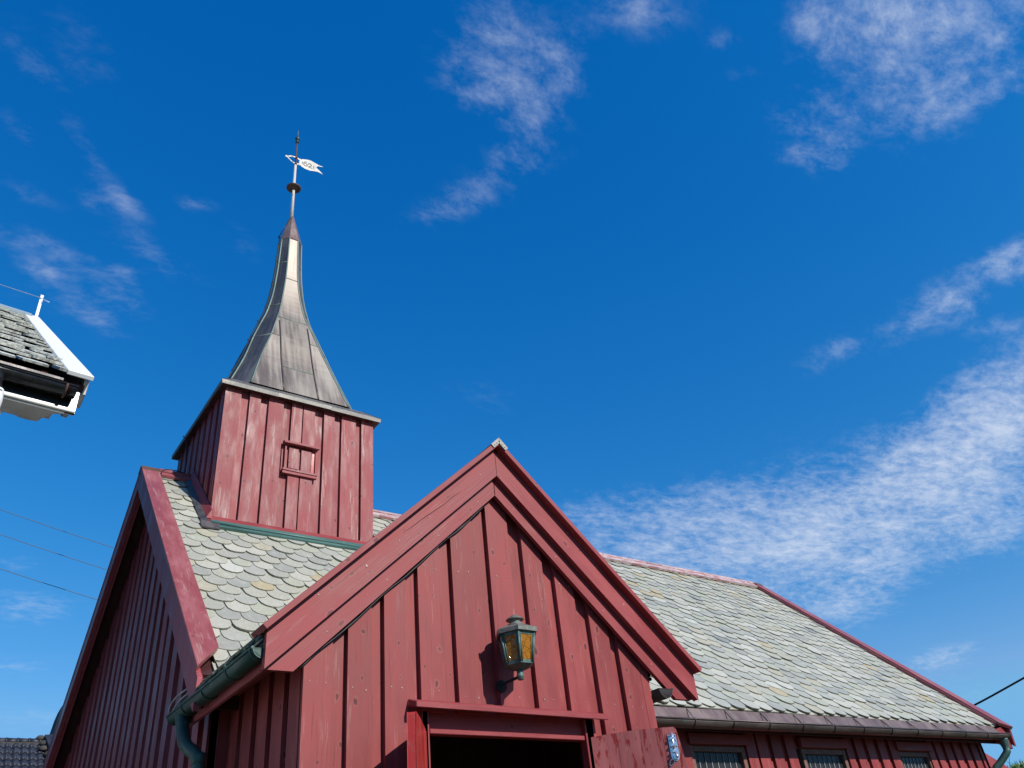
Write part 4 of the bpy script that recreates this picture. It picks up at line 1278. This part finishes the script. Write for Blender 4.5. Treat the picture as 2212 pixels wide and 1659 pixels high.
for z in (11.075, 10.948):
    fl.tube([(ax, TCY, z-.012), (ax, TCY, z+.012)], .020, 10, 1)
    for x in (.965, 1.06, 1.09): fl.disc((x, TCY-.012, z), (0, -1, 0), .006, .003, 1)
flag = fl.build('pennant', [M['white_metal'], M['rust']], vane)
nu = MB()
def stroke(pts, w=.0115): ribbon(nu, pts, w, TCY-.0125, TCY-.0095)
def arcs(cx, cz, rx, rz, a0, a1, n=12): return [(cx+rx*math.cos(math.radians(a0+(a1-a0)*i/n)), cz+rz*math.sin(math.radians(a0+(a1-a0)*i/n))) for i in range(n+1)]
z0 = 11.02
stroke([(1.108, z0+.030), (1.112, z0-.030)], .011)
stroke(arcs(1.165, z0+.004, .032, .040, 60, 200)+arcs(1.160, z0-.016, .027, .026, 180, 480, 16))
stroke(arcs(1.225, z0+.018, .024, .024, 200, -30, 12)+[(1.232, z0-.012), (1.205, z0-.036), (1.222, z0-.030), (1.245, z0-.038), (1.262, z0-.030)])
stroke([(1.284, z0+.028), (1.286, z0-.030)], .011)
n = 8; nu.prism([(1.306+.005*math.cos(2*math.pi*i/n), TCY-.0125, z0-.04+.005*math.sin(2*math.pi*i/n)) for i in range(n)], (0, .003, 0), (1, 0, 0), (0, 0, 1))
nu.build('date_numeral', M['black_paint'], flag)

# ------------------------------------------------------------------ cables
cb1 = MB()
pts = []
for i in range(13):
    t = i/12; u = 1.28-t*1.22
    pts.append((XA-u, -.012+.003*math.sin(i*2.3), 3.955-PSL*u+.006*math.sin(i*1.7)))
cb1.tube(curve(pts, 3), .005, 6); cb1.tube(curve([(p[0], p[1]-.012, p[2]-.006+.004*math.sin(k*3.1)) for k, p in enumerate(pts)], 3), .004, 6)
tag(cb1.build('cable', M['black_cable']), 'pair of thin black cables tacked under the left porch barge board', 'cable')
for k, (lab, mt, off) in enumerate((('pale cable looping highest over the far end of the porch gutter', 'grey_cable', (0, 0, .018)), ('pale cable curling through the middle of the loops at the porch gutter end', 'grey_cable', (.02, -.03, 0)), ('thin dark cable lying lowest in the loops at the porch gutter end', 'black_cable', (.03, -.05, -.006)))):
    c = MB(); o = V(off)
    c.tube(curve([V((-.20, .86, 2.93))+o, V((-.245, 1.0, 2.925))+o, V((-.285, 1.16, 2.905))+o, V((-.300, 1.27, 2.875))+o, V((-.293, 1.32, 2.845))+o*.5, V((-.26, 1.34, 2.845))], 5), .0055 if k < 2 else .004, 6)
    tag(c.build('cable', M[mt]), lab, 'cable', 'cables looped at the end of the porch gutter')
tcb = MB()
tcb.tube(curve([(.135, 4.05, 6.36), (.17, 4.00, 6.25), (.19, 3.98, 5.95), (.185, 3.95, 5.80), (.165, 3.75, 5.745), (.05, 3.66, 5.715), (-.05, 3.64, 5.70), (-.10, 3.62, 5.66), (-.115, 3.58, 5.59)], 6), .005, 6)
tag(tcb.build('cable', M['black_cable']), 'black cable running down the shaded turret side onto the ridge board', 'cable')
# overhead wires
WL = [((-1.20, 7.21), (.39, 6.87), 'upper'), ((-1.11, 6.84), (.36, 6.52), 'middle'), ((-1.0, 6.35), (.31, 6.06), 'lowest')]
for (a, b, nm) in WL:
    w = MB(); s = (b[1]-a[1])/(b[0]-a[0])
    pts = []
    for i in range(25):
        x = -9+i*.5
        pts.append((x, 8.5, a[1]+s*(x-a[0])+.012*(x-a[0])*(x-b[0])))
    w.tube(pts, .0042, 6)
    tag(w.build('overhead_wire', M['wire']), {'upper': 'uppermost of the three thin wires crossing the sky to the shaded gable', 'middle': 'middle one of the three thin wires crossing the sky to the shaded gable', 'lowest': 'lowest of the three thin wires crossing the sky to the shaded gable'}[nm], 'wire', 'wires left of the church gable')
w = MB()
w.tube(curve([(9.3, 2.5, 3.15), (9.5, 1.57, 3.33), (9.5, .69, 3.51), (9.5, -1.5, 4.0), (9.5, -5, 4.9)], 8), .012, 6)
tag(w.build('overhead_cable', M['black_cable']), 'thick black cable rising to the right from behind the low end of the roof', 'cable')

# ------------------------------------------------------------------ white house on the left
HB = V((-1.079, 1.508, 5.132)); th = math.radians(5)
hn = V((math.cos(th), math.sin(th), 0)); he = V((-math.sin(th), math.cos(th), 0)); hz = V((0, 0, 1))
RUN, RISE = 4.269, 3.481
HS = RISE/RUN
hU = (he*RUN+hz*RISE).normalized(); hN = hn.cross(hU)


def W_(x, y, z): return HB+hn*x+he*y+hz*z


house = thing('white_house', 'white wooden house with lichen-grey slate roof and black gutter at the left edge', 'house', tuple(W_(-4, 4, -5.13)))
HL_ = 8.0
hr = MB()
slates(hr, W_(-HL_, .02, -.03), hn, hU, HL_-.17, 5.45, .215, .305, .55, .1, .016, None, .035, .014, True)
a, b, c, d = W_(-HL_, .05, .02), W_(-.03, .05, .02), W_(-.03, RUN, RISE-.02), W_(-HL_, RUN, RISE-.02)
hr.hexa([p-hN*.10 for p in (a, b, c, d)]+[p-hN*.045 for p in (a, b, c, d)], 2, .4)
a, b, c, d = W_(-HL_, 2*RUN, .0), W_(-.03, 2*RUN, .0), W_(-.03, RUN+.01, RISE-.02), W_(-HL_, RUN+.01, RISE-.02)
nb = V((he.x*HS, he.y*HS, 1)).normalized()
hr.hexa([p-nb*.10 for p in (a, b, c, d)]+[p-nb*.045 for p in (a, b, c, d)], 0, .4)
hro = hr.build('roof', [M['old_slate'], M['old_slate_edge'], M['dark_wood']], house)
hv = MB()
p = [W_(-.175, .0, .0), W_(0, -.0, -.0), W_(0, RUN, RISE), W_(-.175, RUN, RISE)]
hv.hexa([q+hN*-.005 for q in p]+[q+hN*.03 for q in p], 0, .5, hn, hU)
hv.build('verge_board', M['white_paint'], house, .004)
hb = MB()
ex = hn*-.03
hb.prism([W_(-.004, .10, .045), W_(-.004, RUN, RISE-.04), W_(-.004, RUN, RISE-.24), W_(-.004, .32, .01), W_(-.004, .36, -.03), W_(-.004, .22, -.11), W_(-.004, .13, -.05)], ex, he, hU, 0, .5)
hb.prism([W_(-.04, .24, .10), W_(-.04, RUN, RISE-.14), W_(-.04, RUN, RISE-.42), W_(-.04, .52, -.02), W_(-.04, .42, -.10), W_(-.04, .36, -.10)], ex, he, hU, 0, .5)
hb.build('barge_board', M['grey_white'], house, .004)
rfz = MB(); p = [W_(-HL_, RUN-.22, RISE-.22*HS), W_(-.10, RUN-.22, RISE-.22*HS), W_(-.10, RUN+.01, RISE+.01), W_(-HL_, RUN+.01, RISE+.01)]
rfz.hexa([q+hN*.02 for q in p]+[q+hN*.045 for q in p], 0, .5); rfz.build('ridge_flashing', M['grey_zinc'], house)
hg = MB(); halfpipe(hg, W_(-HL_, .04, -.10), W_(-.085, .04, -.095), -he, .062, rr=.5)
hgo = hg.build('gutter', M['black_metal'], house)
hk = MB()
hk.tube([W_(-.155, .04-.066*math.cos(a), -.097-.066*math.sin(a)) for a in [math.pi*i/10 for i in range(11)]], .009, 6); hk.build('gutter_bracket', M['rust'], hgo)
gs = MB(); p = [W_(-HL_, -.035, -.085), W_(-.19, -.035, -.085), W_(-.19, -.02, -.085), W_(-HL_, -.02, -.085)]
gs.hexa(p+[q+hz*.018 for q in p], 0, .5); gs.build('gutter_trim', M['lead'], hgo)
hf = MB()
def hbox(mb, x0, x1, y0, y1, z0, z1, m=0): 
    q = [W_(x0, y0, z0), W_(x1, y0, z0), W_(x1, y1, z0), W_(x0, y1, z0)]
    mb.hexa(q+[k+hz*(z1-z0) for k in q], m, .5, hn, hz)
hbox(hf, -HL_, -.045, .10, .12, -.245, -.03, 1)  # black strip painted in for the shade behind the gutter
hbox(hf, -HL_, -.05, .085, .135, -.243, -.225)
plan = [(-HL_, .115), (-.112, .108), (-.118, .118), (-.178, .148), (-.186, .186), (-.222, .236), (-.231, .281), (-.245, .298), (-.285, .305), (-.352, .30), (-.37, .286), (-.455, .282), (-.47, .40), (-HL_, .40)]
hf.prism([W_(x, y, -.258) for x, y in plan], hz*.014, hn, he, 0, .5)
hbox(hf, -HL_, -.17, .136, .27, -.236, -.224)
hf.build('eave_soffit', [M['grey_white'], M['black_metal']], house, .003)
hw = MB(); hbox(hw, -HL_, -1.0, .49, 2*RUN-.5, -5.13, -.0)
for i in range(34):
    z = -5.1+i*.148
    if z > -.32: break
    hw.hexa([W_(-HL_, .452, z), W_(-1.0, .452, z), W_(-1.0, .495, z), W_(-HL_, .495, z), W_(-HL_, .474, z+.16), W_(-1.0, .474, z+.16), W_(-1.0, .495, z+.16), W_(-HL_, .495, z+.16)], 0, None, hz, hn)
a, b, c = W_(-1.0, .49, 0), W_(-1.0, 2*RUN-.5, 0), W_(-1.0, RUN, RISE-.4)
hw.prism([a, b, c], hn*-.1, he, hz); hw.build('wall', M['white_paint'], house)
dpw = MB(); dpw.tube(curve([W_(-.60, .04, -.15), W_(-.585, .03, -.22), W_(-.56, .02, -.30)], 4), [.075]*3+[.06]*6, 14, 1)
dpw.tube(curve([W_(-.56, .02, -.262), W_(-.55, .03, -.36), W_(-.57, .10, -.46), W_(-.66, .25, -.60), W_(-.80, .42, -.75), W_(-.83, .45, -.95), W_(-.83, .45, -3)], 6), .055, 14, 0)
dpw.tube([W_(-.555, .05, -.42), W_(-.545, .06, -.445)], .068, 14, 0)
dpw.build('downspout', [M['white_paint'], M['black_metal']], house)
# stake and line on the ridge: separate thin things
stk = MB(); stk.bar(W_(-.03, RUN+.02, RISE-.05), W_(-.035, RUN+.02, RISE+.41), .034, .034, tuple(hn)); stk.build('ridge_stake', M['white_paint'], house)
lnw = MB(); lnw.tube([W_(-HL_, RUN+.02, RISE+.355), W_(-.04, RUN+.01, RISE+.35), W_(.045, RUN-.10, RISE+.235)], .006, 5)
tag(lnw.build('ridge_line', M['galv']), 'thin pale line strung along the white house ridge to its stake', 'wire')

# ------------------------------------------------------------------ dark tiled roof behind, bottom left
TD = 12.0
tl_ = thing('tiled_house', 'low house with dark wavy tiled roof behind the shaded church gable', 'house', (-2, TD+2, 0))
tr_ = MB()
RX1 = .50; zr = 4.87; slope = .75
up_ = V((0, 1, slope)).normalized(); no = V((0, -slope, 1)).normalized()
nx_, ny_ = 110, 7
def tile_pt(x, v, lift):
    return V((x, TD, zr))-up_*v+no*lift
wv = .115; course = .20
cols = int(5.65/wv*10)
for r_ in range(13):
    v0, v1 = r_*course, (r_+1)*course+.02
    b = len(tr_.v); n_ = 0
    for i in range(cols+1):
        x = -5.0+i*wv/10
        ph = (x/wv) % 1
        h = .014*(math.sin(2*math.pi*ph)+.35*math.sin(4*math.pi*ph+.8))
        for v, l in ((v0, 0), (v1-.01, .016), (v1-.01, -.0)):
            tr_.v.append(tile_pt(x, v+(.012*math.cos(2*math.pi*ph) if v > v0 else 0), h+l)); 
    for i in range(cols):
        x = -5.0+i*wv/10
        q = b+i*3
        rr_ = (math.floor(x/wv)*.37+r_*.61) % 1
        tr_.face([q, q+1, q+4, q+3], [(x, v0), (x, v1), (x+.02, v1), (x+.02, v0)], 0, rr_, True)
        tr_.face([q+1, q+2, q+5, q+4], [(x, 0), (x, .03), (x+.02, .03), (x+.02, 0)], 0, rr_)
bb_ = [(-5, TD, zr-.06), (RX1+.15, TD, zr-.06), (RX1+2.2, TD-2.2, zr-.06-2.2*slope), (-5, TD-2.2, zr-.06-2.2*slope)]
tr_.build('roof', M['tile'], tl_)
hp_ = MB()
for i in range(34):
    x0, x1 = -5+i*.163, -5+i*.163+.168
    hp_.tube([(x0, TD, zr+.0), (x1, TD, zr+.0)], [.055, .050], 10, 0)
    hp_.tube([(x1-.025, TD, zr+.0), (x1, TD, zr+.0)], .060, 10, 0)
hp_.box((-5, TD-.07, zr-.09), (RX1, TD-.03, zr-.02), 1, .5, 'x')
hp_.build('ridge_tile', [M['tile'], M['mortar']], tl_)
gw = MB(); gw.box((-5, TD-1.9, 0), (RX1+.1, TD+2, 3.3)); gw.build('wall', M['grey_plaster'], tl_)
sd_ = MB(); d0 = V((RX1, TD, zr+.03))
sd_.bar(d0, d0+V((.35, -2.0, -2.0*slope)), .18, .10, (1, 0, 0), 0, .3)
for i in range(14):
    p = d0+V((.35, -2.0, -2.0*slope))*(i/14); sd_.lathe([(.05, -.03), (.08, 0), (.04, .05)], p+V((-.12+random.uniform(-.03, .03), 0, .02)), 6, 1, .5)
sd_.build('verge_tile', [M['tile'], M['mortar']], tl_)

# ------------------------------------------------------------------ rocky knoll behind, grassy hill at right
rk = MB()
def blob(mb, c, rx, ry, rz, seed, n=14, m=0):
    rng = random.Random(seed); b = len(mb.v)
    for i in range(n+1):
        ph = math.pi*.5*i/n
        for k in range(2*n):
            an = 2*math.pi*k/(2*n)
            f = 1+.10*math.sin(3*an+seed)+.07*math.sin(7*an+ph*9)+rng.uniform(-.06, .06)
            mb.v.append(V(c)+V((rx*math.cos(an)*math.cos(ph)**.6*f, ry*math.sin(an)*math.cos(ph)**.6*f, rz*math.sin(ph)**.9*(1+rng.uniform(-.05, .05)*math.cos(ph)))))
    for i in range(n):
        for k in range(2*n):
            k2 = (k+1) % (2*n)
            mb.face([b+i*2*n+k, b+i*2*n+k2, b+(i+1)*2*n+k2, b+(i+1)*2*n+k], [(0, 0)]*4, m, .5)
prof = [(2.3, -.2), (2.45, 7.9), (2.75, 8.55), (2.91, 8.68), (3.05, 8.8), (3.14, 9.02), (3.16, 9.35), (3.12, 9.7), (3.13, 9.98), (3.2, 10.12), (3.38, 10.28), (3.8, 10.6), (4.5, 10.4), (5.5, 9.5), (7, 7), (8.5, -.2)]
rng = random.Random(3)
rows_ = []
for k, (yy, f, drop) in enumerate([(27.5, 1.0, 4.5), (29.0, 1.0, 1.2), (30.0, 1.0, 0), (31.5, 1.0, .1), (33.5, .95, .8), (36, .8, 3.0)]):
    rows_.append([V((5.2+(x-5.2)*f+rng.uniform(-.04, .04), yy+rng.uniform(-.3, .3), max(-.3, z-drop+rng.uniform(-.06, .06)) if z > 0 else -.3)) for x, z in prof])
for a_, b_ in zip(rows_, rows_[1:]):
    for k in range(len(prof)-1):
        rk.quad([a_[k], a_[k+1], b_[k+1], b_[k]], 0, .5)
ro = rk.build('rocky_hill', M['rock']); ro['kind'] = 'structure'
HILLZ = 4.05
hl = MB()
blob(hl, (23, 3.2, -.2), 7.5, 6.5, HILLZ, 5, 22)
ho = hl.build('hill', M['soil'])
ho['kind'] = 'structure'
gr = MB(); rng = random.Random(4)
b0 = [v for v in hl.v]
for i in range(60000):
    f = rng.randrange(len(hl.f)); q = [hl.v[j] for j in hl.f[f]]
    s, t = rng.random(), rng.random(); p = (q[0].lerp(q[1], s)).lerp(q[3].lerp(q[2], s), t)
    if p.x > 25 or p.z < 2.6 or p.y < -1 or len(gr.f) > 16000: continue
    h = rng.uniform(.06, .16)*(2.2 if rng.random() < .03 else 1); an = rng.uniform(0, 6.28); w_ = .010
    d_ = V((math.cos(an), math.sin(an), 0)); ln2 = V((rng.uniform(-.5, .5), rng.uniform(-.5, .5), 1)).normalized()
    k = len(gr.v); gr.v += [p-d_*w_, p+d_*w_, p+ln2*h*.6+d_*w_*.6, p+ln2*h+V((rng.uniform(-.04, .04), rng.uniform(-.04, .04), 0)), p+ln2*h*.6-d_*w_*.6]
    gr.face([k, k+1, k+2, k+3, k+4], [(0, 0)]*5, 0, rng.random())
gro = gr.build('grass', M['grass']); gro['kind'] = 'stuff'

# ------------------------------------------------------------------ low red shed roof past the right end
shd = thing('red_shed', 'low red shed roof edge below the grassy bank past the church end', 'shed', (11.5, 2.5, 0))
s = MB(); s.prism([(10.3, 2.0, 3.005), (12.6, 2.0, 2.165), (12.6, 2.0, 1.99), (10.3, 2.0, 2.83)], (0, .04, 0), (.37, 0, .93), (.93, 0, -.37)); s.build('verge_board', M['red_trim'], shd)
s = MB(); s.hexa([(10.3, 2.03, 2.93), (12.6, 2.03, 2.09), (12.6, 4.2, 2.09), (10.3, 4.2, 2.93), (10.3, 2.03, 2.99), (12.6, 2.03, 2.15), (12.6, 4.2, 2.15), (10.3, 4.2, 2.99)], 0, .4); s.build('roof', M['slate'], shd)
s = MB(); s.prism([(10.32, 2.14, 0), (12.5, 2.14, 0), (12.5, 2.14, 2.05), (10.32, 2.14, 2.85)], (0, 2, 0), (1, 0, 0), (0, 0, 1)); s.build('wall', M['red'], shd)
